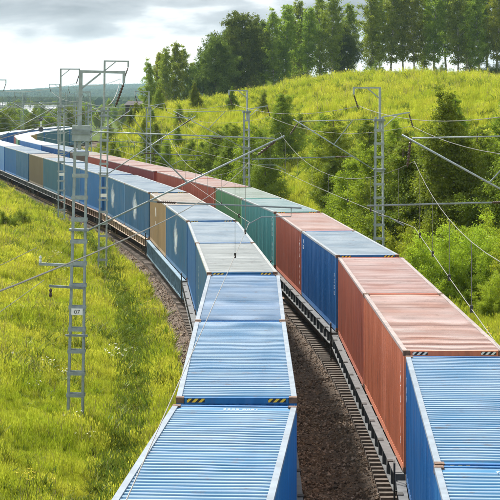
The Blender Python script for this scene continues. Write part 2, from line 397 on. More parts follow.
# ------------------------------------------------------------------ scattering on points (grass, stones): one object each, real geometry instanced
def scatter(name, pts, rots, scls, idx, protos, label, cat):
    c = bpy.data.collections.new(name + '_sources')
    for i, (me, m) in enumerate(protos):
        o = bpy.data.objects.new('%s_source_%02d' % (name, i), me)
        if not me.materials: me.materials.append(m)
        c.objects.link(o)
    me = bpy.data.meshes.new(name); me.from_pydata([tuple(p) for p in pts], [], [])
    for nm, ty, arr in (('rot', 'FLOAT_VECTOR', rots), ('scl', 'FLOAT', scls), ('pick', 'INT', idx)):
        a = me.attributes.new(nm, ty, 'POINT'); a.data.foreach_set('vector' if ty == 'FLOAT_VECTOR' else 'value', np.ascontiguousarray(arr).ravel())
    o = inst(name, me, None)
    g = bpy.data.node_groups.new(name + '_nodes', 'GeometryNodeTree')
    g.interface.new_socket('Geometry', in_out='INPUT', socket_type='NodeSocketGeometry'); g.interface.new_socket('Geometry', in_out='OUTPUT', socket_type='NodeSocketGeometry')
    gi = g.nodes.new('NodeGroupInput'); go = g.nodes.new('NodeGroupOutput'); ip = g.nodes.new('GeometryNodeInstanceOnPoints'); ci = g.nodes.new('GeometryNodeCollectionInfo')
    ci.inputs['Collection'].default_value = c; ci.inputs['Separate Children'].default_value = True; ci.inputs['Reset Children'].default_value = True
    def at(nm, ty):
        n = g.nodes.new('GeometryNodeInputNamedAttribute'); n.data_type = ty; n.inputs['Name'].default_value = nm; return n.outputs[0]
    mp = g.nodes.new('GeometryNodeMeshToPoints'); g.links.new(gi.outputs[0], mp.inputs[0])
    g.links.new(mp.outputs[0], ip.inputs['Points']); g.links.new(ci.outputs[0], ip.inputs['Instance']); ip.inputs['Pick Instance'].default_value = True
    g.links.new(at('pick', 'INT'), ip.inputs['Instance Index']); g.links.new(at('rot', 'FLOAT_VECTOR'), ip.inputs['Rotation']); g.links.new(at('scl', 'FLOAT'), ip.inputs['Scale'])
    g.links.new(ip.outputs[0], go.inputs[0])
    md = o.modifiers.new('scatter', 'NODES'); md.node_group = g
    return tag(o, label, cat, kind='stuff')
def quads_mesh(name, V, lc, n=4):
    """V (k, n, 3) faces of n corners; lc one value per face"""
    k = len(V); me = bpy.data.meshes.new(name)
    me.vertices.add(k * n); me.vertices.foreach_set('co', np.ascontiguousarray(V, dtype=np.float32).ravel())
    me.loops.add(k * n); me.loops.foreach_set('vertex_index', np.arange(k * n, dtype=np.int32))
    me.polygons.add(k); me.polygons.foreach_set('loop_start', np.arange(0, k * n, n, dtype=np.int32))
    a = me.attributes.new('lc', 'FLOAT', 'POINT'); a.data.foreach_set('value', np.repeat(lc, n).astype(np.float32))
    me.update(calc_edges=True); return me
def tuft(seed, blades, spread, h, w, seedhead=.12, lean=.45):
    r = np.random.default_rng(seed); V = []; lc = []
    for i in range(blades):
        a = r.uniform(0, 6.283); q = spread * math.sqrt(r.uniform()); b = np.array([q * math.cos(a), q * math.sin(a), -.04])
        hh = h * r.uniform(.5, 1.15); la = r.uniform(0, 6.283); ln = hh * lean * r.uniform(.1, 1)
        tip = b + [ln * math.cos(la), ln * math.sin(la), hh]; mid = b + [ln * .3 * math.cos(la), ln * .3 * math.sin(la), hh * .6]
        wa = r.uniform(0, 3.14); wd = np.array([math.cos(wa), math.sin(wa), 0]) * w * r.uniform(.6, 1.3)
        V.append([b - wd, b + wd, mid + wd * .8, mid - wd * .8]); V.append([mid - wd * .8, mid + wd * .8, tip + wd * .15, tip - wd * .15]); l = r.uniform(); lc += [l * .8, min(1, l + .1)]
        if r.uniform() < seedhead:
            t2 = tip + [0, 0, .12 * h]; V.append([tip - wd * 1.3, tip + wd * 1.3, t2 + wd * .6, t2 - wd * .6]); lc.append(1.0)
    return quads_mesh('tuft', np.array(V), np.array(lc))

# ------------------------------------------------------------------ tracks
def sweep(track, prof, s_arr):
    vs = []; fs = []; n = len(prof)
    for k, s in enumerate(s_arr):
        for r, z in prof: p = off_point(track, s, r); vs.append((p[0], p[1], z))
        if k: fs += [((k-1)*n+j, (k-1)*n+(j+1)%n, k*n+(j+1)%n, k*n+j) for j in range(n)]
    return vs, fs
def make_track(track, label, d_a, d_b):
    root = empty('railway_track', (0, 0, 0)); tag(root, label, 'railway track', 'tracks side by side', kind='thing')
    s_arr = np.concatenate([np.arange(arc_of_depth(track, 10), arc_of_depth(track, 340), 2.0), np.arange(arc_of_depth(track, 340), ARC[track][-1] - 10, 6.0)])
    for sg in (-.79, .79):
        prof = [(sg + a, z) for a, z in ((-.066, -.17), (.066, -.17), (.066, -.158), (.009, -.14), (.009, -.04), (.036, -.03), (.036, 0), (-.036, 0), (-.036, -.03), (-.009, -.04), (-.009, -.14), (-.066, -.158))]
        vs, fs = sweep(track, prof, s_arr); me = bpy.data.meshes.new('rail'); me.from_pydata(vs, [], fs); inst('rail', me, M_rail_side, root)
    b = MB()
    for x0, x1, z in ((-1.45, -.5, -.172), (-.5, .5, -.2), (.5, 1.45, -.172)):
        b.add([(x0, -.14, z - .16), (x1, -.14, z - .16), (x1, .14, z - .16), (x0, .14, z - .16), (x0, -.1, z), (x1, -.1, z), (x1, .1, z), (x0, .1, z)],
              [(0,3,2,1),(4,5,6,7),(0,1,5,4),(1,2,6,5),(2,3,7,6),(3,0,4,7)])
    me = b.mesh('sleeper'); rest = MB(); cnt = 0
    for s in np.arange(arc_of_depth(track, 18), arc_of_depth(track, 330), .545):
        p = at_arc(track, s)
        if d_a < p[1] < d_b and cnt < 290:
            inst('sleeper', me, M_sleeper, root, (p[0], p[1], 0), (0, R(random.uniform(-.3, .3)), -heading(track, s) + R(random.uniform(-.7, .7)))); cnt += 1
        elif p[1] < 200:
            th = heading(track, s); c, q = math.cos(-th), math.sin(-th)
            rest.add([(p[0] + v[0] * c - v[1] * q, p[1] + v[0] * q + v[1] * c, v[2]) for v in b.v], b.f)
    o = rest.build('far_sleepers', M_sleeper, root); o['kind'] = 'stuff'
make_track('L', 'left of the two railway tracks, curving away under the left train', 70, 180)
make_track('R', 'right of the two railway tracks, sleeper ends showing beside the ballast', 24, 120)

# ------------------------------------------------------------------ shipping containers
CL, CW, CH = 12.192, 2.438, 2.896
def roof_mesh(seed):
    r = np.random.default_rng(seed); xs = []; zs = []; x = -CL / 2 + .16; pitch = .226; top = CH - .014; dep = .036
    xs.append(-CL / 2 + .1); zs.append(top)
    while x < CL / 2 - .3:
        for a, z in ((0, top), (.078, top), (.116, top - dep), (.188, top - dep)): xs.append(x + a); zs.append(z)
        x += pitch
    xs.append(CL / 2 - .1); zs.append(top)
    ys = np.linspace(-1.115, 1.115, 13); vs = []
    ph = r.uniform(0, 6.28, 6)
    for k, (a, z) in enumerate(zip(xs, zs)):
        jog = .006 * r.normal()
        for y in ys:
            edge = 1 - (abs(y) / 1.115) ** 4
            dent = (.003 * math.sin(a * 1.1 + ph[0] + y) + .0035 * math.sin(a * 2.3 + ph[1] - 1.7 * y) + .002 * math.sin(y * 4 + ph[2] + a * .6)) * edge
            wav = edge * (.005 * math.sin(y * 2.6 + ph[3] + a * 2.1) + .004 * math.sin(y * 5.1 + ph[4] + a * 4.7) + jog)
            vs.append((a + (wav if 0 < k < len(xs) - 1 else 0), y, z + dent - .006))
    n = len(ys); fs = [((k)*n+j, (k+1)*n+j, (k+1)*n+j+1, k*n+j+1) for k in range(len(xs) - 1) for j in range(n - 1)]
    me = bpy.data.meshes.new('roof'); me.from_pydata(vs, [], fs); return me
ROOF_ME = [roof_mesh(i) for i in range(6)]
def side_mesh():
    xs = []; ys = []; x = -CL / 2 + .14; pitch = .278; d = .036
    while x < CL / 2 - .34:
        for a, y in ((0, 0), (.07, 0), (.138, -d), (.208, -d)): xs.append(x + a); ys.append(y)
        x += pitch
    xs.append(CL / 2 - .12); ys.append(0)
    vs = [];
    for a, y in zip(xs, ys): vs += [(a, y, .16), (a, y, CH - .075)]
    return MB().add(vs, [(2*k, 2*k+2, 2*k+3, 2*k+1) for k in range(len(xs) - 1)]).mesh('side_wall')
SIDE_ME = side_mesh()
def end_mesh():
    ys = []; xs = []; y = -1.1
    while y < 1.0:
        for a, x in ((0, 0), (.08, 0), (.13, .045), (.21, .045)): ys.append(y + a); xs.append(x)
        y += .262
    ys.append(1.1); xs.append(0); vs = []
    for a, x in zip(ys, xs): vs += [(x, a, .16), (x, a, CH - .12)]
    return MB().add(vs, [(2*k, 2*k+1, 2*k+3, 2*k+2) for k in range(len(ys) - 1)]).mesh('end_wall')
END_ME = end_mesh()
DOOR_ME = MB().box(-.05, 0, .012, 1.08, .14, CH - .13).mesh('door')
def rod_mesh():
    b = MB().tube([(-.075, 0, .12), (-.075, 0, CH - .12)], .017, 6)
    for z in (.3, 1.1, 2.0, 2.6): b.box(-.085, -.051, -.05, .05, z - .03, z + .03)
    b.bar((-.09, 0, 1.15), (-.09, .38, 1.2), .03); return b.mesh('lock_rod')
ROD_ME = rod_mesh()
TSR_ME = MB().box(-CL/2 + .178, CL/2 - .178, -.055, .055, -.075, 0).mesh('top_side_rail')
BSR_ME = MB().box(-CL/2 + .178, CL/2 - .178, -.045, .045, 0, .165).mesh('bottom_side_rail')
HDR_ME = MB().box(-.05, .05, -1.05, 1.05, -.12, 0).mesh('header')
SILL_ME = MB().box(-.05, .05, -1.05, 1.05, 0, .15).mesh('end_sill')
POST_ME = MB().box(-.075, .075, -.07, .07, .118, CH - .118).mesh('corner_post')
def casting_mesh():
    b = MB().box(-.089, .089, -.081, .081, -.059, .059)
    b.box(-.055, .055, -.035, .035, .0592, .061).box(-.0905, -.0892, -.04, .04, -.03, .03); return b.mesh('corner_casting')
CAST_ME = casting_mesh()
HAZ_ME = MB().box(-.004, 0, 0, .36, 0, .075).mesh('hazard_stripe')
FAR_ME = {}
def far_container_meshes():
    FAR_ME['body'] = MB().box(-CL/2, CL/2, -CW/2, CW/2, 0, CH - .06).mesh('body')
    FAR_ME['roof'] = MB().box(-CL/2 + .02, CL/2 - .02, -CW/2 + .02, CW/2 - .02, CH - .06, CH).mesh('roof')
far_container_meshes()
TEXT = {}
def lettering(txt, size, parent, loc, rot, mat=M_mark, name='lettering', spacing=1.0, line=1.0):
    key = (txt, size, spacing, line)
    if key not in TEXT:
        c = bpy.data.curves.new('lettering', 'FONT'); c.body = txt; c.size = size; c.align_x = 'CENTER'; c.align_y = 'TOP'; c.space_character = spacing; c.space_line = line
        tmp = bpy.data.objects.new('tmp', c); col.objects.link(tmp); dg = bpy.context.evaluated_depsgraph_get()
        TEXT[key] = bpy.data.meshes.new_from_object(tmp.evaluated_get(dg)); bpy.data.objects.remove(tmp); TEXT[key].materials.clear()
    return inst(name, TEXT[key], mat, parent, loc, rot)
def patch_mat():
    m, t, b = mat_new('faded_logo'); f = noise(t, 2.6, 6, rough=.6)
    tcx = N(t, 'ShaderNodeTexCoord'); ln = N(t, 'ShaderNodeVectorMath', operation='LENGTH'); mp = N(t, 'ShaderNodeMapping'); mp.inputs['Scale'].default_value = (.55, 1, .72)
    t.links.new(tcx.outputs['Object'], mp.inputs[0]); t.links.new(mp.outputs[0], ln.inputs[0])
    e = math_node(t, 'SUBTRACT', math_node(t, 'MULTIPLY', f, 2.1), math_node(t, 'MULTIPLY', ln.outputs['Value'], 1.5))
    t.links.new(ramp(t, e, [(.05, 0.0), (1.1, .6)]), b.inputs['Alpha']); b.inputs['Base Color'].default_value = (.55, .62, .66, 1); setin(b, Roughness=.6); return m
M_patch = patch_mat()
PATCH_ME = MB().box(-2.2, 2.2, -.002, .002, -1.2, 1.2).mesh('faded_logo')

def make_container(colour, loc, rz, label, group, detail=2, roof=None, doors=-1, haz=M_haz_y, k=0):
    root = empty('shipping_container', loc, rz); tag(root, label, 'shipping container', group)
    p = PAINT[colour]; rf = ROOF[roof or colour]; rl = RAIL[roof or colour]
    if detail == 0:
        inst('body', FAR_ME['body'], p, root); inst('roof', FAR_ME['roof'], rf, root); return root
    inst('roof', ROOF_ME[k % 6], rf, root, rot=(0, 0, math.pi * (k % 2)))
    for s in (-1, 1):
        inst('side_wall', SIDE_ME, p, root, (0, s * (CW/2 - .008), 0), (0, 0, 0 if s > 0 else math.pi))
        inst('top_side_rail', TSR_ME, rl, root, (0, s * (CW/2 - .055), CH - .002))
        inst('bottom_side_rail', BSR_ME, p, root, (0, s * (CW/2 - .052), 0))
    for s in (-1, 1):
        rot = (0, 0, 0 if s < 0 else math.pi)
        if s == doors:
            for q in (-1, 1):
                dr = inst('door', DOOR_ME, p, root, (s * (CL/2 - .09), 0, 0), rot, (1, q, 1))
                if detail == 2:
                    for yy in (.28, .8): inst('lock_rod', ROD_ME, M_steel_d, dr, (0, yy, 0))
        else: inst('end_wall', END_ME, p, root, (s * (CL/2 - .04), 0, 0), rot)
        inst('header', HDR_ME, p, root, (s * (CL/2 - .056), 0, CH - .003)); inst('end_sill', SILL_ME, p, root, (s * (CL/2 - .056), 0, 0))
        for q in (-1, 1):
            inst('corner_post', POST_ME, p, root, (s * (CL/2 - .08), q * (CW/2 - .075), 0))
            if detail == 2:
                inst('corner_casting', CAST_ME, M_cast, root, (s * (CL/2 - .087), q * (CW/2 - .079), CH - .057), rot)
                inst('corner_casting', CAST_ME, M_cast, root, (s * (CL/2 - .087), q * (CW/2 - .079), .06), rot)
                if s < 0:
                    inst('hazard_stripe', HAZ_ME, haz, root, (-CL/2 + .004, q * .82 - .18, CH - .098))
    return root

# ------------------------------------------------------------------ wagons
WL = 25.36; DECK = 1.304
def sill_mesh():
    b = MB(); L = WL / 2 - .55
    b.box(-L, L, -.11, .11, DECK - .045, DECK - .02); b.box(-L, L, -.012, .012, DECK - .46, DECK - .047); b.box(-L, L, -.11, .11, DECK - .49, DECK - .462)
    for x in np.arange(-L + .8, L - .4, 1.15): b.box(x - .012, x + .012, -.095, .095, DECK - .459, DECK - .048)
    return b.mesh('side_sill')
SSILL_ME = sill_mesh()
def lattice_sill_mesh():
    b = MB(); L = WL / 2 - .55
    b.box(-L, L, -.10, .10, DECK - .06, DECK - .02); b.box(-L, L, -.08, .08, DECK - .95, DECK - .87)
    for i, x in enumerate(np.arange(-L + .1, L, .72)):
        b.box(x - .16, x + .16, -.03, .03, DECK - .868, DECK - .062); b.box(x - .025, x + .025, -.09, .09, DECK - .86, DECK - .07)
    b.box(-L, L, -.02, .02, DECK - .52, DECK - .44); return b.mesh('side_sill')
LSILL_ME = lattice_sill_mesh()
def underframe_mesh():
    b = MB(); L = WL / 2 - .5
    b.box(-L, L, -.22, .22, DECK - .55, DECK - .06)
    for x in np.linspace(-L + .2, L - .2, 14): b.box(x - .09, x + .09, -1.30, 1.30, DECK - .3, DECK - .055)
    for s in (-1, 1): b.box(s * L - .1, s * L + .1, -1.42, 1.42, DECK - .42, DECK - .03)
    return b.mesh('underframe')
UF_ME = underframe_mesh()
POCKET_ME = MB().box(-.12, .12, -.07, .07, -.07, .03).mesh('stake_pocket')
def wheel_mesh():
    return MB().lathe([(.09, -.09), (.12, -.05), (.12, -.02), (.40, -.03), (.40, -.06), (.455, -.065), (.475, .045), (.505, .05), (.505, .075), (.42, .08), (.40, .03), (.12, .05), (.09, .09)], 20, 'y').mesh('wheel')
WHEEL_ME = wheel_mesh()
AXLE_ME = MB().lathe([(.07, -1.1), (.09, -.8), (.08, 0), (.09, .8), (.07, 1.1)], 10, 'y').mesh('axle')
def sideframe_mesh():
    b = MB()
    pr = [(-1.2, .42), (-1.2, .60), (-.75, .72), (.75, .72), (1.2, .60), (1.2, .42), (.85, .42), (.55, .22), (-.55, .22), (-.85, .42)]
    n = len(pr); b.add([(x, -.09, z) for x, z in pr] + [(x, .09, z) for x, z in pr], [tuple(range(n)), tuple(range(2*n-1, n-1, -1))] + [(i, i+n, (i+1) % n + n, (i+1) % n) for i in range(n)])
    for x in (-.925, .925): b.box(x - .16, x + .16, .092, .2, .37, .62)
    for x in (-.18, 0, .18): b.lathe([(.07, .27), (.075, .42), (.07, .6)], 8, 'z', (x, .12, 0))
    return b.mesh('side_frame')
SF_ME = sideframe_mesh()
BOL_ME = MB().box(-.22, .22, -1.0, 1.0, .56, .745).mesh('bolster')
def coupler_mesh():
    b = MB().box(0, .45, -.08, .08, 1.0, 1.14); b.box(.4, .62, -.16, .06, .96, 1.18); b.box(.55, .72, .06, .17, .98, 1.16); return b.mesh('coupler')
COUP_ME = coupler_mesh()
def ladder_mesh():
    b = MB().tube([(0, 0, .35), (0, 0, 1.75), (.28, 0, 1.75), (.28, 0, .35)], .02, 6)
    for z in (.4, .75, 1.1): b.bar((0, 0, z), (.28, 0, z), .03, .03, (0, 1, 0))
    return b.mesh('step_ladder')
LAD_ME = ladder_mesh()
def make_wagon(loc, rz, colour, label, group, detail=2, lattice=False):
    root = empty('flat_wagon', loc, rz); tag(root, label, 'railway wagon', group); m = WAGON[colour]
    inst('underframe', UF_ME, WAGON['grey'] if lattice else m, root)
    for s in (-1, 1):
        sl = inst('side_sill', LSILL_ME if lattice else SSILL_ME, m, root, (0, s * 1.35, 0))
        if detail == 2 and not lattice:
            for x in np.arange(-10.8, 10.9, 2.7): inst('stake_pocket', POCKET_ME, M_iron, sl, (x, s * .06, DECK - .03))
    for s in (-1, 1):
        bg_ = inst('bogie', BOL_ME, M_iron, root, (s * 9.25, 0, 0))
        if detail >= 1:
            for q in (-1, 1): inst('side_frame', SF_ME, M_iron, bg_, (0, q * 1.02, 0), scale=(1, q, 1))
            for x in (-.925, .925):
                if detail == 2: inst('axle', AXLE_ME, M_iron, bg_, (x, 0, .475))
                for q in (-1, 1): inst('wheel', WHEEL_ME, M_rail_side, bg_, (x, q * .79, .477), (0, 0, 0 if q < 0 else math.pi))
        if detail == 2:
            inst('coupler', COUP_ME, M_iron, root, (s * (WL/2 - .5), 0, 0), (0, 0, 0 if s > 0 else math.pi))
            inst('step_ladder', LAD_ME, M_iron, root, (s * (WL/2 - .75), s * 1.5, 0))
    return root

LEFT = [('azure', None), ('azure', None), ('blue', None), ('slate', 'sage'), ('blue', 'slate'), ('slate', 'slate'), ('tan', None), ('slate', 'slate'), ('slate', 'slate'), ('blue', 'slate'),
        ('slate', 'slate'), ('tealdark', 'slate'), ('olive', 'tan'), ('slate', 'slate'), ('blue', 'slate'), ('blue', 'slate'), ('blue', 'slate'), ('azure', 'slate'), ('blue', 'slate'), ('slate', 'slate'),
        ('blue', 'slate'), ('blue', 'slate'), ('azure', 'slate'), ('blue', 'slate'), ('slate', 'slate'), ('blue', 'slate')]
RIGHT = [('azure', None), ('blue', 'azure'), ('rust', None), ('red', None), ('blue', 'slate'), ('red', 'rust'), ('teal', 'teal'), ('green', 'green'), ('red', 'rust'), ('red', 'rust'),
         ('maroon', 'rust'), ('maroon', 'rust'), ('red', 'rust'), ('olive', 'tan'), ('blue', 'slate'), ('blue', 'slate'), ('azure', 'slate'), ('blue', 'slate'), ('green', 'cream'), ('maroon', 'cream'),
         ('tan', 'pink'), ('slate', 'slate'), ('blue', 'slate'), ('slate', 'slate'), ('blue', 'slate'), ('slate', 'slate')]
CNAME = {'azure': 'bright blue', 'blue': 'blue', 'slate': 'grey-blue', 'tealdark': 'dark teal', 'tan': 'tan', 'sage': 'grey-green', 'olive': 'brown', 'rust': 'orange-red', 'red': 'red', 'teal': 'teal', 'green': 'green', 'maroon': 'dark red'}
CONT = {}
def make_train(track, first_gap_d, cols, side):
    s0 = arc_of_depth(track, first_gap_d) - WL         # rear end of the nearest wagon lies behind the frame
    n = 0; w = 0
    while n < len(cols):
        a = s0 + w * WL; mid = a + WL / 2
        p1 = at_arc(track, mid - 9.25); p2 = at_arc(track, mid + 9.25); c = (p1 + p2) / 2; th = math.atan2(p2[0] - p1[0], p2[1] - p1[1])
        det = 2 if c[1] < 130 else (1 if c[1] < 215 else 0)
        lat = (side == 'left' and w == 3)
        wc = {'left': ['grey', 'grey', 'grey', 'blue', 'tan', 'brown'], 'right': ['grey', 'grey', 'grey', 'brown', 'brown', 'grey']}[side][w % 6]
        make_wagon((c[0], c[1], 0), math.pi / 2 - th, wc, '%s flat wagon, %s from the viewer in the %s train' % ({'grey': 'grey', 'blue': 'blue-grey', 'brown': 'brown', 'tan': 'tan-edged'}[wc], ordinal(w), side),
                   'container wagons of the %s train' % side, det, lat)
        for h in (0, 1):
            if w == 0 and h == 0 and side == 'left': continue
            if n >= len(cols): break
            sc_ = mid + (h - .5) * (CL + .09)
            u = Vector((math.sin(th), math.cos(th))); q = c + np.array([u.x, u.y]) * (h - .5) * (CL + .09)
            cn, rf = cols[n]; haz = M_haz_w if (side == 'right' and n == 2) else M_haz_y
            lab = '%s shipping container, %s from the viewer on the %s train' % (CNAME[cn], ordinal(n), side)
            CONT[side, n] = make_container(cn, (q[0], q[1], DECK + random.uniform(-.004, .004)), math.pi / 2 - th + R(random.uniform(-.12, .12)), lab, 'containers on the %s train' % side, det, rf, 1 if n % 3 else -1 if n > 6 else 1, haz, n)
            n += 1
        w += 1
make_train('L', 35.4, LEFT, 'left')
make_train('R', 41.95, RIGHT, 'right')
# writing on the containers. The left side of a container, seen from the viewer, is local +y
def side_text(key, txt, size, x, z, line=1.0, name='lettering'):
    lettering(txt, size, CONT[key], (x, CW/2 + .003, z), (R(90), 0, math.pi), name=name, line=line)
def vert(t): return '\n'.join(t)
side_text(('right', 2), vert('LMTU1 18'), .26, -5.4, 2.5, .95)
side_text(('right', 5), vert('LMTU 4116'), .26, -5.4, 2.6, .95)
side_text(('right', 6), vert('CAXU 6619'), .30, -5.5, 2.6, .85)
side_text(('right', 4), 'T8\n22G1', .24, 5.3, 2.6)
side_text(('right', 4), vert('RZDU'), .24, -5.6, 2.2, .95)
side_text(('right', 1), vert('TKR'), .22, 5.5, 2.5, .95)
side_text(('left', 3), vert('CAXU 201'), .26, 2.6, 2.3, .9)
side_text(('left', 6), 'IN', .8, 1.2, 2.4); side_text(('left', 6), '45G1', .3, 1.4, 1.5)
for k in (5, 7, 8):
    inst('faded_logo', PATCH_ME, M_patch, CONT['left', k], (random.uniform(-.6, .8), CW/2 + .004, 1.55), (0, 0, math.pi))
for key, txt, x in ((('left', 0), '2205 0081', 5.75), (('right', 0), '72200 6601', 5.72)):
    lettering(txt, .15, CONT[key], (x, -.15, CH - .005), (0, 0, -math.pi / 2), spacing=1.1)

# ------------------------------------------------------------------ overhead line masts
def ins_mesh(n_disc, length, r=.075):
    pr = [(.018, 0), (.018, .06)]; st = (length - .12) / n_disc
    for i in range(n_disc):
        h = .06 + i * st; pr += [(.03, h), (r, h + st * .35), (r * .92, h + st * .5), (.03, h + st * .6)]
    pr += [(.018, length - .05), (.018, length)]
    return MB().lathe(pr, 10, 'z').mesh('insulator', True)
INS_ME = ins_mesh(7, .85, .055); INS_ROD = ins_mesh(10, .75, .05)
def orient(d):
    return Vector(d).to_track_quat('Z', 'Y').to_euler()
LEGM = {}
def make_mast(loc, xdir, label, group, h=9.6, top=1.55, track_x=5.4, tip=1.0, tip_z=8.95, foot_z=5.7, reg=1.9, cw=6.0, arm=1.45, field=0, lean=0, plate=None, plate_z=3.7, detail=2, stubs=False, head=False):
    rz = math.atan2(xdir[1], xdir[0]); root = empty('overhead_line_mast', loc, rz); tag(root, label, 'railway mast', group)
    root.rotation_euler = (0, R(lean), rz)
    wb, wt = .245, .19
    def hw(z): return wb + (wt - wb) * z / h
    for s in (-1, 1):
        b = MB()
        for (x0, x1, y0, y1) in ((-.04, .04, -.15, -.138), (-.04, .04, .138, .15), (-.04 if s > 0 else .028, -.028 if s > 0 else .04, -.137, .137)):
            b.add([(s*hw(0)+x0, y0, 0), (s*hw(0)+x1, y0, 0), (s*hw(0)+x1, y1, 0), (s*hw(0)+x0, y1, 0), (s*hw(h)+x0, y0*.8, h), (s*hw(h)+x1, y0*.8, h), (s*hw(h)+x1, y1*.8, h), (s*hw(h)+x0, y1*.8, h)],
                  [(0,3,2,1),(4,5,6,7),(0,1,5,4),(1,2,6,5),(2,3,7,6),(3,0,4,7)])
        b.build('leg', M_steel, root)
    zs = np.arange(.18, h - .1, .74)
    if 'bat' not in LEGM: LEGM['bat'] = MB().box(-1, 1, -.006, .006, -.062, .062).mesh('batten')
    for z in zs:
        for s in (-1, 1):
            inst('batten', LEGM['bat'], M_steel, root, (0, s * (.158 - .031 * z / h), z), scale=(hw(z) + .07, 1, 1))
    MB().box(-.5, .5, -.4, .4, -1.2, .02).build('footing', M_conc, root)
    # collars where the bracket and the post are clamped
    for z in (foot_z, tip_z + .05, h - .15):
        MB().box(-hw(z) - .12, hw(z) + .12, -.2, .2, z - .035, z + .035).build('collar', M_steel_d, root)
    if head: MB().box(-.3, .3, -.18, .18, h - .5, h + .03).build('head_plate', M_steel, root)
    # post and outreach arm for the feeder
    b = MB().bar((-.05, 0, h - .8), (-.05, 0, h + top), .12); b.build('top_post', M_steel, root)
    fr = MB().bar((-.11, 0, h + top + .045), (arm, 0, h + top + .045), .09); fr.bar((-.04, 0, h + top - .55), (.62, 0, h + top), .06); fr.bar((arm - .05, 0, h + top), (arm - .05, 0, h + top - .32), .09)
    fr.build('feeder_arm', M_steel, root)
    fe = Vector((arm - .05, 0, h + top - .32)); dirn = Vector((-.28, 0, -.85))
    inst('insulator', INS_ME, M_ins, root, fe, orient(dirn))
    # bracket over the track
    tp = Vector((track_x + tip, 0, tip_z)); ft = Vector((hw(foot_z) + .12, 0, foot_z))
    MB().tube([ft, tp + (tp - ft).normalized() * .25], .030, 8).build('bracket_strut', M_steel, root, smooth=True)
    MB().tube([(hw(9) + .1, 0, tip_z + .12), tp + Vector((-.1, 0, .02))], .024, 6).build('bracket_tie', M_steel, root, smooth=True)
    m1 = ft.lerp(tp, .52); MB().tube([m1, (hw(9) + .25 + (tp.x * .22), 0, tip_z + .1)], .025, 6).build('bracket_brace', M_steel_d, root)
    if detail == 2:
        ms = Vector((track_x, 0, tip_z - .85)); inst('insulator', INS_ME, M_ins, root, tp + Vector((-.05, 0, -.05)), orient(ms - tp))
    # registration tube and steady arm
    zr = cw + .75; q0 = ft.lerp(tp, max(0, min(1, (zr - foot_z) / (tip_z - foot_z))))
    e1 = Vector((track_x + reg, 0, zr - .12)); dd = (e1 - q0).normalized()
    MB().bar(q0 + Vector((0, 0, .03)), q0 + dd * .3, .06).build('clamp', M_steel_d, root)
    inst('insulator', INS_ROD, M_ins, root, q0 + dd * .25, orient(dd))
    MB().tube([q0 + dd * .98, e1], .03, 6).build('registration_tube', M_steel_d, root)
    MB().tube([e1 + Vector((-.35, 0, 0)), e1 + Vector((-.35, 0, -.3)), (track_x + .55, 0, cw + .30), (track_x + .06, 0, cw + .02)], .02, 6).build('steady_arm', M_steel_d, root)
    if field:
        f = MB().bar((-hw(9), 0, tip_z + .25), (-field, 0, tip_z + .5), .07); f.bar((-hw(8), 0, tip_z - .35), (-field * .62, 0, tip_z + .38), .045); f.build('field_arm', M_steel, root)
        inst('insulator', INS_ME, M_ins, root, (-field + .05, 0, tip_z + .45), orient((-.25, 0, -.8)))
    if stubs:
        MB().bar((hw(5) , .2, 5.25), (-1.35, .2, 5.3), .09).build('stub_arm', M_steel, root); MB().lathe([(.03, 0), (.05, .05), (.03, .12), (.05, .17), (.02, .24)], 8, 'z', (-1.3, .2, 5.34)).build('insulator', M_ins_g, root)
        MB().bar((hw(4), -.2, 4.55), (-.95, -.2, 4.6), .08).build('stub_arm', M_steel_d, root); MB().lathe([(.03, 0), (.06, .08), (.03, .16), (.06, .24), (.02, .3)], 8, 'z', (-.9, -.2, 4.22)).build('insulator', M_ins, root)
        MB().bar((-hw(3) - .15, -.2, 2.95), (hw(3) + .15, -.2, 2.95), .07).build('crossbar', M_steel_d, root)
    if plate is not None:
        pl = MB().box(-.19, .19, -.21, -.2, plate_z - .11, plate_z + .11).build('number_plate', M_white, root)
        if xdir[0] < 0: pl.rotation_euler = (0, 0, math.pi)
        if plate: lettering(plate, .2, pl, (0, -.2125, plate_z + .085), (R(90), 0, 0), M_black, 'number')
    root['zz'] = 0; del root['zz']
    return root
def mast_at(track, d, off, label, group, **kw):
    """off: perpendicular distance of the mast from the centre of its track, negative to the left"""
    s = arc_of_depth(track, d); p = off_point(track, s, off)
    s += d - p[1]; p = off_point(track, s, off)          # so that the mast itself stands at depth d
    th = heading(track, s); sg = -1 if off > 0 else 1
    xd = (math.cos(th) * sg, -math.sin(th) * sg)
    z = min(gz(*p), -.2) if kw.pop('sink', True) else gz(*p)
    kw.setdefault('track_x', abs(off)); 
    h = 9.6 if 'h' not in kw else kw.pop('h')
    m = make_mast((p[0], p[1], z), xd, label, group, h=h - 0 + (-.3 - z) , tip_z=kw.pop('tip_z', 8.95) - z, foot_z=kw.pop('foot_z', 5.7) - z, cw=kw.pop('cw', 6.0) - z, **kw)
    return p
GL = 'overhead line masts left of the tracks'; GR = 'overhead line masts right of the tracks'
LM = [(60, -5.6, dict(h=9.55, top=1.8, plate='07', plate_z=3.75, stubs=True, head=True, lean=1.2, tip=1.05, foot_z=5.75)),
      (109.5, -4.15, dict(h=9.8, top=2.85, plate='', plate_z=4.9, tip=1.3, foot_z=5.5, lean=.9)), (137, -4.15, dict(h=9.8, top=2.75, plate='', plate_z=4.4)), (182, -5.2, dict(h=9.8, top=2.3)), (222, -5.2, dict(h=9.8, top=2.2))]
names = ['nearest lattice mast on the grassy left bank with a white number plate', 'second lattice mast on the left bank, tallest top arm', 'third lattice mast along the left bank, before the tan container',
         'fourth lattice mast along the left bank, at the left picture edge', 'fifth lattice mast along the left bank, beside the far bend']
LPOS = []
for (d, off, kw), nm in zip(LM, names): LPOS.append(mast_at('L', d, off, nm, GL, **kw))
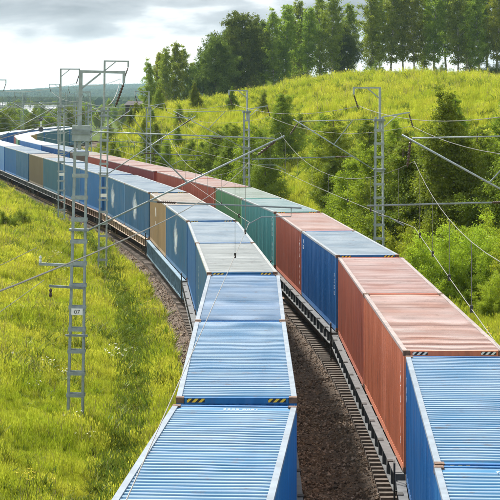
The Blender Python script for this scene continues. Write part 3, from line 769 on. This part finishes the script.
RM = [(55, 5.6, dict(h=9.6, top=1.6, cw=6.25, foot_z=6.1, reg=1.2, tip=-.1)), (97, 5.1, dict(h=9.4, top=1.55, field=1.7, cw=6.2, foot_z=6.25, tip=-.6, tip_z=8.85)), (139, 5.2, dict(h=9.4, top=1.5, field=1.7, cw=6.2, foot_z=6.2, tip=.4)),
      (181, 5.2, dict(h=9.4, top=1.5, field=1.7, cw=6.2, foot_z=6.2, tip=.4)), (221, 5.2, dict(h=9.4, top=1.5)), (256, 5.2, dict(h=9.6, top=2.5)), (300, 5.2, dict(h=9.6, top=2.3))]
names = ['mast by the right picture edge, bracket reaching in over the right train', 'nearest lattice mast in view right of the tracks, beside the blue container', 'second mast in view right of the tracks, before the bushes by the green container',
         'third mast in view right of the tracks, beside the red containers', 'fourth mast in view right of the tracks, half hidden by masts', 'fifth mast in view right of the tracks, with two-pronged top', 'sixth mast in view right of the tracks, beyond the bend']
RPOS = []
for (d, off, kw), nm in zip(RM, names): RPOS.append(mast_at('R', d, off, nm, GR, **kw))

# ------------------------------------------------------------------ wires
def wire(name, pts, r, label, cat, group=None, parent=None, mat=M_wire):
    o = MB().tube(pts, r, 5).build(name, mat, parent)
    if label: tag(o, label, cat, group)
    return o
def catenary_pts(track, ds, zc, zm, sag, near):
    con = []; mes = []; drop = []
    zig = -.28
    for i in range(len(ds) - 1):
        a, b = arc_of_depth(track, ds[i]), arc_of_depth(track, ds[i+1]); pa = off_point(track, a, near[0] if i == 0 else zig * (-1) ** i); pb = off_point(track, b, -zig * (-1) ** i)
        n = 14
        for k in range(n + (i == len(ds) - 2)):
            t = k / n; p = pa * (1 - t) + pb * t; z = zm + (near[1] * (1 - t) if i == 0 else 0) - (near[2] if i == 0 else sag) * 4 * t * (1 - t)
            con.append((p[0], p[1], zc - .05 * math.sin(math.pi * t))); mes.append((p[0], p[1], z))
            if k % 2 == 1 and (i > 0 or k > near[3]): drop.append(((p[0], p[1], zc - .05 * math.sin(math.pi * t)), (p[0], p[1], z)))
    return con, mes, drop
for track, ds, zc, nm, near in (('L', [4, 60, 109.5, 137, 182, 222, 258, 300, 345], 6.0, 'left', (.95, 1.35, .35, 9)), ('R', [14, 55, 97, 139, 181, 221, 256, 300, 345], 6.2, 'right', (.2, .4, 1.0, 5))):
    con, mes, drop = catenary_pts(track, ds, zc, zc + 2.05, 1.35, near)
    wire('contact_wire', con, .008, 'contact wire strung low over the %s train' % nm, 'wire', 'contact wires')
    mw = wire('messenger_wire', mes, .0065, 'sagging messenger wire with droppers above the %s train' % nm, 'wire', 'messenger wires')
    for a, b in drop:
        if a[1] < 200: wire('dropper', [a, b], .007, None, None, parent=mw)
        if a[1] < 75: MB().box(-.03, .03, -.03, .03, -.07, .07).build('dropper_clamp', M_iron, mw, loc=a)
def sagging(pts, sag, n=12):
    out = []
    for i in range(len(pts) - 1):
        a = Vector(pts[i]); b = Vector(pts[i+1])
        for k in range(n + (i == len(pts) - 2)):
            t = k / n; p = a.lerp(b, t); p.z -= sag * 4 * t * (1 - t); out.append(p)
    return out
def near_track(track, pos, d_in): # a point d_in metres from a mast towards its track
    pass
def shifted(pos, track, dx):
    i = int(np.argmin((PATH[track][:, 0] - pos[0]) ** 2 + (PATH[track][:, 1] - pos[1]) ** 2)); th = P[i, 2]
    return np.array([pos[0] + dx * math.cos(th), pos[1] - dx * math.sin(th)])
fl = [shifted(p, 'L', 1.12) for p in LPOS]; zt = [9.95, 11.3, 11.2, 10.7, 10.6]
wire('feeder_wire', sagging([(-11, 8, 7.9)] + [(p[0], p[1], z) for p, z in zip(fl, zt)], .3), .014, 'feeder wire hanging from the top arms of the left masts', 'wire')
fr_ = [shifted(p, 'R', -1.12) for p in RPOS]; zt = [9.9, 9.7, 9.6, 9.6, 9.6, 10.8, 10.6]
wire('feeder_wire', sagging([(14, 14, 9.7)] + [(p[0], p[1], z) for p, z in zip(fr_, zt)], .6), .013, 'feeder wire hanging from the top arms of the right masts', 'wire')
fx = [shifted(p, 'R', 1.85) for p in RPOS[:4]]
wire('field_wire', sagging([(16.5, 14, 8.6)] + [(p[0], p[1], 8.6) for p in fx], .8), .012, 'wire on the outer arms of the right masts before the bushes', 'wire')
fz = [shifted(p, 'L', -1.3) for p in LPOS[:3]]
wire('signal_wire', sagging([(-13, 14, 5.4), (fz[0][0], fz[0][1], 5.15)], .5), .010, 'thin wire from the stub arm of the nearest left mast', 'wire')
wire('guy_wire', [(-6.9, 59.6, 4.1), (-11.5, 38, 1.2)], .010, 'slack stay running down the left bank from the nearest mast', 'wire')

# ------------------------------------------------------------------ trees and shrubs
def leaves(clumps, per, size, r, flat=.0):
    C = np.array([c[0] for c in clumps]); Rd = np.array([c[1] for c in clumps]); k = len(C)
    ce = np.repeat(C, per, 0); rd = np.repeat(Rd, per)
    c = ce + r.normal(size=(k * per, 3)) * (rd * .55)[:, None] * np.array([1, 1, .75])
    n = r.normal(size=(k * per, 3)) + np.array([0, 0, flat]); n /= np.linalg.norm(n, axis=1, keepdims=True)
    u = np.cross(n, r.normal(size=(k * per, 3))); u /= np.linalg.norm(u, axis=1, keepdims=True); v = np.cross(n, u)
    s = size * r.uniform(.6, 1.4, (k * per, 1)); 
    V = np.stack([c - u * s, c - v * s * .55 + u * s * .1, c + u * s, c + v * s * .55 + u * s * .1], 1)
    cl = np.repeat(r.uniform(0, 1, k), per); return V, np.clip(.5 * cl + .5 * r.uniform(0, 1, k * per), 0, 1)
def tree_meshes(kind, seed):
    r = np.random.default_rng(seed); wood = MB(); clumps = []
    cfg = {  # height, trunk radius, crown start, number of limbs, limb rise, leaf size, per clump, clump radius
        'birch': (20, .20, .22, 66, .8, .155, 56, .80), 'broad': (18, .34, .12, 76, .55, .17, 70, 1.1), 'young': (9, .10, .03, 92, .62, .066, 80, .46),
        'shrub': (3.2, .04, .0, 54, .9, .05, 70, .33), 'cone': (10, .13, .03, 150, .55, .066, 80, .40)}[kind]
    H, tr, cs, nl, rise, ls, per, cr = cfg
    if kind == 'birch': cs = (.12, .22, .16, .27)[(seed - 105) // 17 % 4]
    lean = r.normal(size=2) * (.02 * H)
    def axis(t): return np.array([lean[0] * t * t + .012 * H * math.sin(t * 5 + seed), lean[1] * t * t + .012 * H * math.cos(t * 4 + seed), H * t])
    if kind != 'shrub':
        wood.tube([axis(t) for t in np.linspace(-.02, .97, 10)], [tr * (1.15 - t) ** .9 + .015 for t in np.linspace(0, .97, 10)], 7)
    lump = r.uniform(.6, 1.35, 14)
    for i in range(nl):
        t = cs + (1 - cs) * ((i + r.uniform()) / nl) ** (.92 if kind != 'shrub' else 1)
        az = i * 2.39996 + r.normal() * .35; e = (t - cs) / (1 - cs)
        lum = lump[int(az * 2.2) % 14] * r.uniform(.75, 1.2)
        if kind == 'birch': L = H * .128 * (math.sin(math.pi * min(1, .16 + e * .80)) ** .75) * lum
        elif kind == 'broad': L = H * .33 * (max(.05, 1 - (2 * e - .85) ** 2 * .62) ** .75 if e > .02 else .5) * lum
        elif kind == 'young': L = H * .25 * (max(.06, (1 - e)) ** .58 * (.65 + .5 * min(1, e * 5))) * lum
        elif kind == 'cone': L = H * .27 * (max(.03, 1 - e) ** .95 * (.75 + .35 * min(1, e * 6))) * lum
        else: L = 1.5 * lum
        dirh = np.array([math.cos(az), math.sin(az), 0])
        if kind == 'shrub':
            el = r.uniform(.25, 1.45); dv = dirh * math.cos(el) + np.array([0, 0, math.sin(el)]); L = (1.9 + 1.2 * math.sin(el)) * lum
            pts = [np.zeros(3) - [0, 0, .1], dv * L * .5 + r.normal(size=3) * .08, dv * L]
        else:
            b0 = axis(min(t, .98)); up = rise * (1.0 - .5 * e if kind != 'birch' else 1)
            pts = [b0, b0 + dirh * L * .5 + np.array([0, 0, L * .5 * up]), b0 + dirh * L + np.array([0, 0, L * (up * (.72 if kind != 'birch' else .55))])]
        r0 = max(.012, tr * .32 * (1 - t * .75)); wood.tube(pts, [r0, r0 * .6, .008], 4, cap=False)
        nc = max(2, int(L / (cr * (.5 if kind in ('cone', 'young') else .62))) + 1)
        for j in range(nc):
            f = .30 + .72 * (j + r.uniform(0, .8)) / nc
            a = pts[0] * (1 - f) ** 2 + 2 * pts[1] * f * (1 - f) + pts[2] * f * f if f <= 1 else pts[2]
            if kind in ('cone', 'young') and r.uniform() < .15 + .25 * e: continue
            off = r.normal(size=3) * cr * (.42 if kind not in ('cone', 'young') else .55)
            if kind == 'birch': off[2] -= abs(r.normal()) * cr * .8
            clumps.append((a + off, cr * r.uniform(.55, 1.15) * (1 if kind == 'shrub' else (1.15 - .5 * e if kind in ('cone', 'young') else 1.05 - .35 * e))))
    V, lc = leaves(clumps, per, ls, r, .3)
    return wood.mesh('trunk'), quads_mesh('crown', V, lc)
TREE = {k: [tree_meshes(k, 100 + 17 * i + len(k)) for i in range(n)] for k, n in (('birch', 4), ('broad', 3), ('young', 5), ('shrub', 4), ('cone', 3))}
TH = {'birch': 20., 'broad': 18., 'young': 9., 'shrub': 3.4, 'cone': 10.}
def make_tree(kind, x, y, h, name, label, cat, group, leaf, bark=M_bark, var=0, wide=1.0):
    w, c = TREE[kind][var % len(TREE[kind])]; s = h / TH[kind]
    root = empty(name, (x, y, gz(x, y) - .05), random.uniform(0, 6.28)); root.scale = (s * wide, s * wide, s); tag(root, label, cat, group)
    inst('trunk' if kind != 'shrub' else 'stems', w, bark, root); inst('crown', c, leaf, root); return root
F = 1778.0
def ray(px, d): return (px - 250) / F * d
# row of tall trees on the crest: picture column, depth, picture row of the top, kind
crest = [(149, 338, 60, 'birch'), (158, 352, 52, 'birch'), (166, 340, 47, 'birch'), (175, 345, 43, 'birch'), (184, 350, 47, 'birch'), (194, 362, 62, 'birch'), (204, 350, 58, 'broad'), (216, 345, 37, 'broad'), (229, 360, 24, 'birch'),
         (241, 350, 14, 'broad'), (252, 362, 18, 'birch'), (264, 355, 22, 'birch'), (274, 350, 10, 'birch'), (286, 352, 4, 'birch'), (297, 360, 0, 'birch'), (309, 352, 8, 'birch'), (321, 360, -6, 'birch'), (333, 350, -4, 'birch'), (342, 355, 24, 'broad'),
         (349, 365, 4, 'birch'), (371, 345, -14, 'birch'), (380, 352, -6, 'birch'), (391, 342, -18, 'birch'), (402, 348, -10, 'birch'), (414, 340, -22, 'birch'), (424, 352, -12, 'birch'), (435, 340, -20, 'birch'), (446, 346, -26, 'birch'),
         (457, 338, -14, 'birch'), (468, 345, -30, 'birch'), (478, 336, -16, 'birch'), (488, 342, -26, 'birch'), (497, 335, -20, 'birch'), (507, 340, -30, 'birch')]
for i, (px, d, ty, kd) in enumerate(crest):
    x = ray(px, d); z = gz(x, d); top = CAM_Z + (95 - ty) / F * d; h = top - z
    nm, ct = ('birch_tree', 'tall slender tree') if kd == 'birch' else ('broadleaf_tree', 'dark rounded tree')
    make_tree(kd, x, d, h, nm, '%s on the hill crest, %s in the row from the left' % (ct, ordinal(i)), 'tree', 'trees along the hill crest',
              M_leaf_dark if (kd == 'broad' or i in (8, 10, 11)) else M_leaf_birch, M_bark_birch if kd == 'birch' else M_bark, i if i < 20 else (1 + 2 * (i % 2) if i % 5 else 2), .82 if kd == 'broad' else (.85 if i < 6 else .95))
for i, px in enumerate([206, 222, 247, 268, 281, 303, 315, 328, 345, 357, 368, 377, 388, 398, 408, 419, 429, 441, 452, 463, 474, 483, 494, 504]):
    d = 325 + (i * 13 % 10); x = ray(px, d)
    make_tree('shrub', x, d, 1.5 + (i * 7 % 6) * .33, 'crest_shrub', 'dark undergrowth shrub at the foot of the crest trees, %s from the left' % ordinal(i), 'shrub', 'undergrowth along the hill crest', M_leaf_dark if i % 3 else M_leaf_birch, M_bark, i, 1.15)
# darker trees standing deeper in the wood behind the crest
for i, px in enumerate([216, 240, 262, 292, 470]):
    d = 392 + (i * 37 % 23); x = ray(px, d)
    make_tree('broad' if i % 2 else 'birch', x, d, 17 + (i * 7 % 5) - (4 if i == 0 else 0), 'background_tree', 'tree deeper in the wood behind the crest row, %s from the left' % ordinal(i), 'tree', 'trees behind the crest row', M_leaf_dark, M_bark, i)
# young trees and shrubs between the track and the meadow
band = []
r2 = np.random.default_rng(5)
for d in np.arange(98, 300, 4.0):
    for (o0, o1, h0, h1, kd) in ((9.5, 12, 1.6, 3.2, 'shrub'), (10.5, 14.5, 4.5, 8.5, 'young'), (15, 21, 4.0, 8.0, 'young')):
        if r2.uniform() < (.28 if kd == 'shrub' else .52):
            p = off_point('R', arc_of_depth('R', d + r2.uniform(-2, 2)), r2.uniform(o0, o1)); h = r2.uniform(h0, h1)
            if d > 190: h *= .72 if d < 225 else .5
            band.append((p[0], p[1], h, kd if (kd == 'shrub' or r2.uniform() < .93) else 'cone'))
band += [(ray(455, 108), 108, 11.0, 'cone'), (ray(432, 112), 112, 8.6, 'young'), (ray(478, 110), 110, 8.0, 'young'), (ray(373, 117), 117, 7.6, 'young'), (ray(398, 113), 113, 7.8, 'young'), (ray(352, 121), 121, 6.9, 'young'),
         (ray(497, 106), 106, 7.2, 'young'), (ray(338, 126), 126, 5.2, 'young'), (ray(515, 112), 112, 8.0, 'young')]
band += [(ray(px, d), d, h, 'shrub') for px, d, h in ((412, 92, 2.8), (436, 90, 3.0), (458, 93, 3.2), (480, 91, 2.7), (425, 84, 1.6), (500, 92, 2.8), (448, 97, 3.4), (470, 99, 3.3), (492, 86, 1.7), (520, 88, 2.6))]
band = [b for b in band if 60 < 250 + b[0] / b[1] * F < 560]
band.sort(key=lambda b: b[0] / b[1])
ks = {'shrub': 0, 'young': 0, 'cone': 0}
for i, (x, y, h, kd) in enumerate(band):
    ct = {'shrub': ('low_shrub', 'low yellow-green shrub', 'shrub', M_leaf_shrub), 'young': ('young_tree', 'young bushy tree', 'tree', (M_leaf_young, M_leaf_mid, M_leaf_mid)[i % 3]), 'cone': ('pointed_tree', 'pointed young tree', 'tree', M_leaf_mid)}[kd]
    make_tree(kd, x, y, h, ct[0], '%s beside the right track, %s of its kind from the left' % (ct[1], ordinal(ks[kd])), ct[2], ct[1] + 's beside the right track', ct[3], M_bark, i, 1.12 if kd == 'young' else 1.0); ks[kd] += 1
# scattered saplings up the meadow
for i, (px, d, h, kd) in enumerate([(195, 262, 4.4, 'cone'), (232, 250, 3.6, 'cone'), (263, 235, 3.2, 'young'), (300, 200, 3.0, 'young'), (322, 172, 3.2, 'young')]):
    make_tree(kd, ray(px, d), d, h, 'sapling', 'small sapling standing on the hillside meadow, %s from the left' % ordinal(i), 'tree', 'saplings on the hillside', M_leaf_mid, M_bark, i)
# trees in the valley beyond the bend
val = []
for i in range(120):
    d = r2.uniform(330, 1200); px = r2.uniform(-6, 152); x = ray(px, d); o = float(sample_off(np.array([x]), np.array([d]))[0])
    if o > 12 or o < -12: val.append((x, d, r2.uniform(4.5, 9)))
val.sort(key=lambda b: b[0] / b[1])
for i, (x, d, h) in enumerate(val):
    make_tree('young' if i % 3 else 'broad', x, d, h, 'valley_tree', 'bushy tree in the valley beyond the bend, %s from the left' % ordinal(i), 'tree', 'trees in the valley', M_leaf_young if i % 2 else M_leaf_mid, M_bark, i)
# shrubs on the left bank
for i, (px, d, h, z) in enumerate(((8, 118, 1.3, 0), (22, 122, 1.0, 0), (48, 118, .7, 0))):
    x = ray(px, d); make_tree('shrub', x, d, h, 'bank_shrub', ('dark green shrub at the left picture edge on the bank', 'small dark green shrub on the left bank beside a larger one', 'tiny shrub on the left bank near the second mast')[i], 'shrub', 'shrubs on the left bank', M_leaf_mid, M_bark, i)

# ------------------------------------------------------------------ grass and loose stones
TUFTS = [(tuft(30 + i, 34, .22, h, .008, sh), M_grass) for i, (h, sh) in enumerate(((.42, .2), (.34, .0), (.55, .3), (.25, .0), (.48, .1)))]
def flower_tuft(seed, col_i):
    r = np.random.default_rng(seed); V = []; lc = []
    for i in range(9):
        a = r.uniform(0, 6.283); b = np.array([.2 * r.normal(), .2 * r.normal(), -.03]); hh = r.uniform(.35, .62); tip = b + [.1 * r.normal(), .1 * r.normal(), hh]; wd = np.array([math.cos(a), math.sin(a), 0]) * .006
        V.append([b - wd, b + wd, tip + wd, tip - wd]); lc.append(.5)
        for k in range(4):
            c = tip + r.normal(size=3) * [.035, .035, .012]; q = .016
            V.append([c + [-q, -q, 0], c + [q, -q, 0], c + [q, q, .01], c + [-q, q, .01]]); lc.append(2.0)
    return quads_mesh('flower_tuft', np.array(V), np.array(lc))
def two_tone(name, c1, c2):
    m, t, b = mat_new(name); at = N(t, 'ShaderNodeAttribute', attribute_name='lc'); f = math_node(t, 'GREATER_THAN', at.outputs['Fac'], 1.5)
    t.links.new(mixc(t, f, c1, c2), b.inputs['Base Color']); setin(b, Roughness=.9); return m
M_fl_w = two_tone('flower_white', (.2, .26, .03), (.72, .72, .62)); M_fl_y = two_tone('flower_yellow', (.2, .26, .03), (.70, .52, .04)); M_dry = simple('dry_stalk', (.38, .30, .15), .9, 0, .3, 3)
M_weed = leaf_mat('leaf_weed', (.075, .125, .014), (.17, .22, .022), .35)
TUFTS += [(flower_tuft(71, 0), M_fl_w), (flower_tuft(72, 1), M_fl_y), (tuft(73, 12, .25, .75, .006, .6, .3), M_dry), (tuft(74, 30, .28, .34, .035, 0, 1.3), M_weed), (tuft(75, 26, .22, .5, .028, 0, 1.0), M_weed)]
def grass_points(n, x0f, x1f, d0, d1, r_ok):
    Y = np.sqrt(rng.uniform(d0 ** 2, d1 ** 2, n)) if r_ok[2] else rng.uniform(d0, d1, n)
    X = rng.uniform(0, 1, n); X = x0f(Y) + X * (x1f(Y) - x0f(Y)); r = sample_off(X, Y); ok = (r > r_ok[0]) & (r < r_ok[1])
    X, Y = X[ok], Y[ok]; Z = np.maximum(ground_z(X, Y) - .02, np.where(np.abs(sample_off(X, Y) - 2.5) < 5.3, -.72, -9)); return X, Y, Z
def pick_tufts(X, Y):
    n = len(X); k = rng.integers(0, 5, n); u = rng.uniform(0, 1, n); f = .5 + .5 * np.sin(X * .7 + 2 * np.sin(Y * .23)) * np.sin(Y * .37 + .5 * X)
    near = Y < 110
    k = np.where((u < .006 * f ** 2) & near, 5, k); k = np.where((u > .05) & (u < .0515) & near, 6, k); k = np.where((u > .1) & (u < .13), 7, k); k = np.where((u > .2) & (u < .2 + .26 * f ** 2), 8 + (k % 2), k)
    rr_ = sample_off(X, Y); d_ = (rr_ < -3.1) & (rr_ > -4.5)
    k = np.where(d_ & (rng.uniform(0, 1, n) < .62), 8 + (k % 2), k)
    return k.astype(np.int32)
def grass(name, parts, label, sc):
    X = np.concatenate([p[0] for p in parts]); Y = np.concatenate([p[1] for p in parts]); Z = np.concatenate([p[2] for p in parts]); n = len(X)
    rots = np.stack([rng.normal(0, .12, n), rng.normal(0, .12, n), rng.uniform(0, 6.28, n)], 1).astype(np.float32)
    patch = .8 + .32 * np.sin(X * .9 + np.sin(Y * .5)) * np.sin(Y * .43 + 1.3) + .25 * np.sin(X * 2.7 + 3 * np.sin(Y * .31)) * np.sin(Y * 1.1 + X)
    scl = (rng.uniform(.7, 1.3, n) * patch * np.interp(Y, [40, 120, 200, 350], sc)).astype(np.float32)
    scatter(name, np.stack([X, Y, Z], 1), rots, scl, pick_tufts(X, Y), TUFTS, label, 'grass')
xl = lambda Y: P_left(Y) - 14.0
def P_left(Y): return np.interp(Y, P[:, 1], P[:, 0])
grass('bank_grass', [grass_points(52000, lambda Y: np.maximum(P_left(Y) - 14, -.152 * Y - 2), lambda Y: P_left(Y) - 2.1, 34, 130, (-14.5, -2.2, False)),
                     grass_points(16000, lambda Y: np.maximum(P_left(Y) - 16, -.152 * Y - 3), lambda Y: P_left(Y) - 1.8, 130, 250, (-17, -1.9, False))], 'tall yellow-green grass covering the left bank and ditch', [1.0, 1.15, 1.4, 1.6])
grass('hillside_grass', [grass_points(17000, lambda Y: P_left(Y) + 7.3, lambda Y: .15 * Y + 3, 60, 125, (7.5, 60, False)), grass_points(52000, lambda Y: P_left(Y) + 7.3, lambda Y: .15 * Y + 3, 120, 345, (7.6, 130, True))],
      'yellow-green meadow grass covering the right hillside', [1.1, 1.3, 1.9, 2.3])
def stone_proto(seed):
    r = np.random.default_rng(seed); b = MB(); v = [(0, 0, -1), (1, 0, 0), (0, 1, 0), (-1, 0, 0), (0, -1, 0), (0, 0, 1), (.6, .6, .5), (-.6, .5, -.5)]
    v = [tuple(np.array(q) * r.uniform(.6, 1.15, 3)) for q in v[:6]]
    return b.add(v, [(0,2,1),(0,3,2),(0,4,3),(0,1,4),(5,1,2),(5,2,3),(5,3,4),(5,4,1)]).mesh('stone')
def stones():
    pts = []
    for (d0, d1, r0, r1, dens) in ((24, 62, 1.1, 4.0, 190), (62, 110, 1.1, 3.9, 70), (60, 160, -2.75, -1.1, 75), (24, 70, 6.2, 7.7, 60)):
        s0, s1 = arc_of_depth('L', d0), arc_of_depth('L', d1); n = int((s1 - s0) * (r1 - r0) * dens); S = rng.uniform(s0, s1, n); Rr = rng.uniform(r0, r1, n)
        th = np.interp(S, ARC['L'], P[:, 2]); x = np.interp(S, ARC['L'], P[:, 0]) + Rr * np.cos(th); y = np.interp(S, ARC['L'], P[:, 1]) - Rr * np.sin(th)
        z = np.interp(Rr, [-2.75, -2.3, -1.75, -1.3, 1.3, 1.75, 2.5, 3.25, 3.7, 6.3, 6.75, 7.3, 7.75], [-.82, -.62, -.36, -.30, -.30, -.33, -.44, -.33, -.30, -.30, -.36, -.62, -.82])
        pts.append(np.stack([x, y, z], 1))
    p = np.concatenate(pts); n = len(p)
    scatter('ballast_gravel', p, rng.uniform(0, 6.28, (n, 3)).astype(np.float32), (rng.gamma(4, 1, n) * .0078 + .014).astype(np.float32), rng.integers(0, 4, n).astype(np.int32), [(stone_proto(i), M_stone) for i in range(4)], 'loose brown crushed stones lying on the ballast bed', 'gravel')
stones()

# ------------------------------------------------------------------ far things: station, signal, shed, forest hills
def far_building(x, y, w, dp, h, roof_h, wall, roof, label, bays):
    root = empty('industrial_building', (x, y, gz(x, y) - .3)); tag(root, label, 'building', 'industrial buildings in the valley')
    MB().box(-w/2, w/2, -dp/2, dp/2, 0, h).build('wall', wall, root)
    MB().add([(-w/2 - .4, -dp/2 - .4, h), (w/2 + .4, -dp/2 - .4, h), (w/2 + .4, dp/2 + .4, h), (-w/2 - .4, dp/2 + .4, h), (-w/2 - .4, 0, h + roof_h), (w/2 + .4, 0, h + roof_h)],
             [(0,1,5,4),(2,3,4,5),(0,4,3),(1,2,5),(0,3,2,1)]).build('roof', roof, root)
    for i in range(bays):
        bx = -w/2 + (i + .5) * w / bays
        MB().box(bx - w / bays * .3, bx + w / bays * .3, -dp/2 - .06, -dp/2 - .005, h * .45, h * .8).build('window', M_black, root)
M_bw = simple('wall_white', (.30, .33, .36), .8, 0, .1, .5); M_br = simple('roof_pale', (.32, .36, .40), .6, 0, .15, .4); M_dark = simple('roof_dark', (.055, .05, .055), .85, 0, .3, 1.5)
far_building(ray(14, 760), 760, 20, 14, 4.2, 1.6, M_bw, M_br, 'long white hall in the valley at the left edge', 6)
far_building(ray(40, 820), 820, 15, 12, 5.0, 1.6, M_bw, M_br, 'white hall in the valley right of the longer hall', 4)
far_building(ray(2, 900), 900, 16, 12, 6.0, 1.5, M_bw, M_br, 'white hall farthest back at the left edge', 4)
shed_d = 352; sx = ray(139, shed_d); root = empty('shed', (sx, shed_d, gz(sx, shed_d))); tag(root, 'dark low shed at the left end of the hill crest', 'shed')
zt_ = CAM_Z + (95 - 101) / F * shed_d - gz(sx, shed_d)
MB().box(-2.6, 2.6, -1.5, 1.5, -.5, zt_ - .8).build('wall', M_dark, root)
MB().add([(-2.9, -1.8, zt_ - .8), (2.9, -1.8, zt_ - .8), (2.9, 1.8, zt_ - .8), (-2.9, 1.8, zt_ - .8), (-2.2, 0, zt_), (2.6, 0, zt_)], [(0,1,5,4),(2,3,4,5),(0,4,3),(1,2,5),(0,3,2,1)]).build('roof', M_dark, root)
def portal(x, y, w, h, label):
    root = empty('portal_gantry', (x, y, gz(x, y))); tag(root, label, 'gantry', 'gantries over the far station tracks')
    for s in (-1, 1):
        b = MB()
        for dx in (-.3, .3): b.bar((s * w/2 + dx, 0, -.2), (s * w/2 + dx * .6, 0, h + 1.5), .13)
        for z in np.arange(.6, h, 1.3): b.bar((s * w/2 - .3, 0, z), (s * w/2 + .3, 0, z + 1.0), .07)
        b.build('post', M_steel_d, root)
    b = MB()
    for z in (h - .7, h): b.bar((-w/2, 0, z), (w/2, 0, z), .12)
    n = int(w / 1.4)
    for i in range(n): b.bar((-w/2 + i * w / n, 0, h - .7), (-w/2 + (i + 1) * w / n, 0, h), .07, .07); 
    b.build('beam', M_steel_d, root)
    for i in range(3): MB().bar((-w/2 + (i + .5) * w / 3, 0, h), (-w/2 + (i + .5) * w / 3, 0, h + 2.6), .1).build('mast_top', M_steel_d, root)
for i, (px, d, w, h) in enumerate(((40, 395, 17, 9.5), (50, 440, 18, 9.8), (44, 500, 20, 9.8), (56, 560, 20, 10), (38, 640, 24, 10.4))):
    portal(ray(px, d), d, w, h, 'steel portal gantry over the far tracks, %s counting away from the viewer' % ordinal(i))
for i, (px, d) in enumerate(((22, 340), (30, 420), (66, 380), (74, 470), (90, 330))):
    x = ray(px, d); make_mast((x, d, gz(x, d)), (-1, 0), 'distant lattice mast in the valley, %s from the left' % ordinal(i), 'distant masts in the valley', h=9.6, top=2.0, track_x=4.5, detail=1)
sd = 296; sgx = ray(41, sd); root = empty('railway_signal', (sgx, sd, gz(sgx, sd))); tag(root, 'railway signal with dark round heads beyond the bend', 'railway signal')
MB().tube([(0, 0, 0), (0, 0, 7.6)], .1, 8).build('post', M_white, root)
for z in (5.6, 7.4):
    h_ = MB().lathe([(.12, -.12), (.42, -.08), (.42, .02), (.1, .06)], 14, 'y', (0, -.16, z)).build('signal_head', M_black, root)
    MB().lathe([(.02, -.29), (.13, -.285), (.13, -.25)], 10, 'y', (0, -.02, z)).build('lens', M_iron, h_)

def hills_z(X, Y):
    rid = 1.0 * 1.5 * (28 + 9 * np.sin(X * .0021 + .6) + 6 * np.sin(X * .0053 + 2) + 4 * np.sin(X * .011 + 1))
    return rid * (.42 * sst(2800, 4000, Y) + .58 * sst(4200, 5800, Y)) - 1
def make_hills():
    xs = np.linspace(-2200, 2200, 130); ys = np.linspace(2200, 7000, 80); X, Y = np.meshgrid(xs, ys); Z = hills_z(X, Y); i = np.arange(X.size).reshape(X.shape)
    f = np.stack([i[:-1, :-1], i[:-1, 1:], i[1:, 1:], i[1:, :-1]], 2).reshape(-1, 4)
    me = bpy.data.meshes.new('hills'); me.from_pydata(np.stack([X, Y, Z], 2).reshape(-1, 3).tolist(), [], f.tolist()); me.shade_smooth()
    m, t, b = mat_new('hills_forest_floor'); t.links.new(mixc(t, pos_noise(t, .02, 5), (.018, .035, .014), (.05, .075, .022)), b.inputs['Base Color']); setin(b, Roughness=1.0)
    tag(inst('hills', me, m), 'far hills covered with forest behind the valley', 'hills', kind='structure')
    n1, n2 = 30000, 18000
    Y = np.concatenate([rng.uniform(3000, 6200, n1), rng.uniform(1500, 3000, n2)]); X = rng.uniform(-.17, .10, n1 + n2) * Y; n = n1 + n2
    Z = np.where(Y > 2300, hills_z(X, Y), -.5); h = rng.uniform(5, 9.5, n); w = h * rng.uniform(.45, .75, n)
    a = np.arange(5) * 1.2566 + .3; ring = np.stack([np.cos(a), np.sin(a)], 1)
    def lvl(fz, fw): return np.stack([X[:, None] + ring[None, :, 0] * (w * fw)[:, None], Y[:, None] + ring[None, :, 1] * (w * fw)[:, None], np.repeat((Z + h * fz)[:, None], 5, 1)], 2)
    lo, hi = lvl(.1, 1.0), lvl(.72, .68); lo2, hi2 = np.roll(lo, -1, 1), np.roll(hi, -1, 1); tip = np.repeat(np.stack([X, Y, Z + h], 1)[:, None], 5, 1)
    tri = np.stack([np.stack([lo, lo2, hi], 2), np.stack([lo2, hi2, hi], 2), np.stack([hi, hi2, tip], 2)], 2).reshape(-1, 3, 3)
    me = quads_mesh('far_forest', tri, np.repeat(rng.uniform(0, 1, n), 15), 3)
    tag(inst('far_forest', me, leaf_mat('leaf_far', (.018, .036, .014), (.050, .075, .02), .1)), 'distant forest covering the hazy hills', 'forest', kind='stuff')
make_hills()

# ------------------------------------------------------------------ the air: far things fade to pale blue
hz = MB().box(-5500, 5500, -130, 11500, -3.2, 95).build('haze', None); tag(hz, 'thin summer haze filling the valley', 'haze', kind='stuff')
m = bpy.data.materials.new('haze'); m.use_nodes = True; t = m.node_tree; t.nodes.clear()
v = N(t, 'ShaderNodeVolumePrincipled'); setin(v, Density=.000085); v.inputs['Color'].default_value = (.52, .80, .94, 1); v.inputs['Anisotropy'].default_value = .1
out = N(t, 'ShaderNodeOutputMaterial'); t.links.new(v.outputs[0], out.inputs['Volume']); hz.data.materials.append(m)
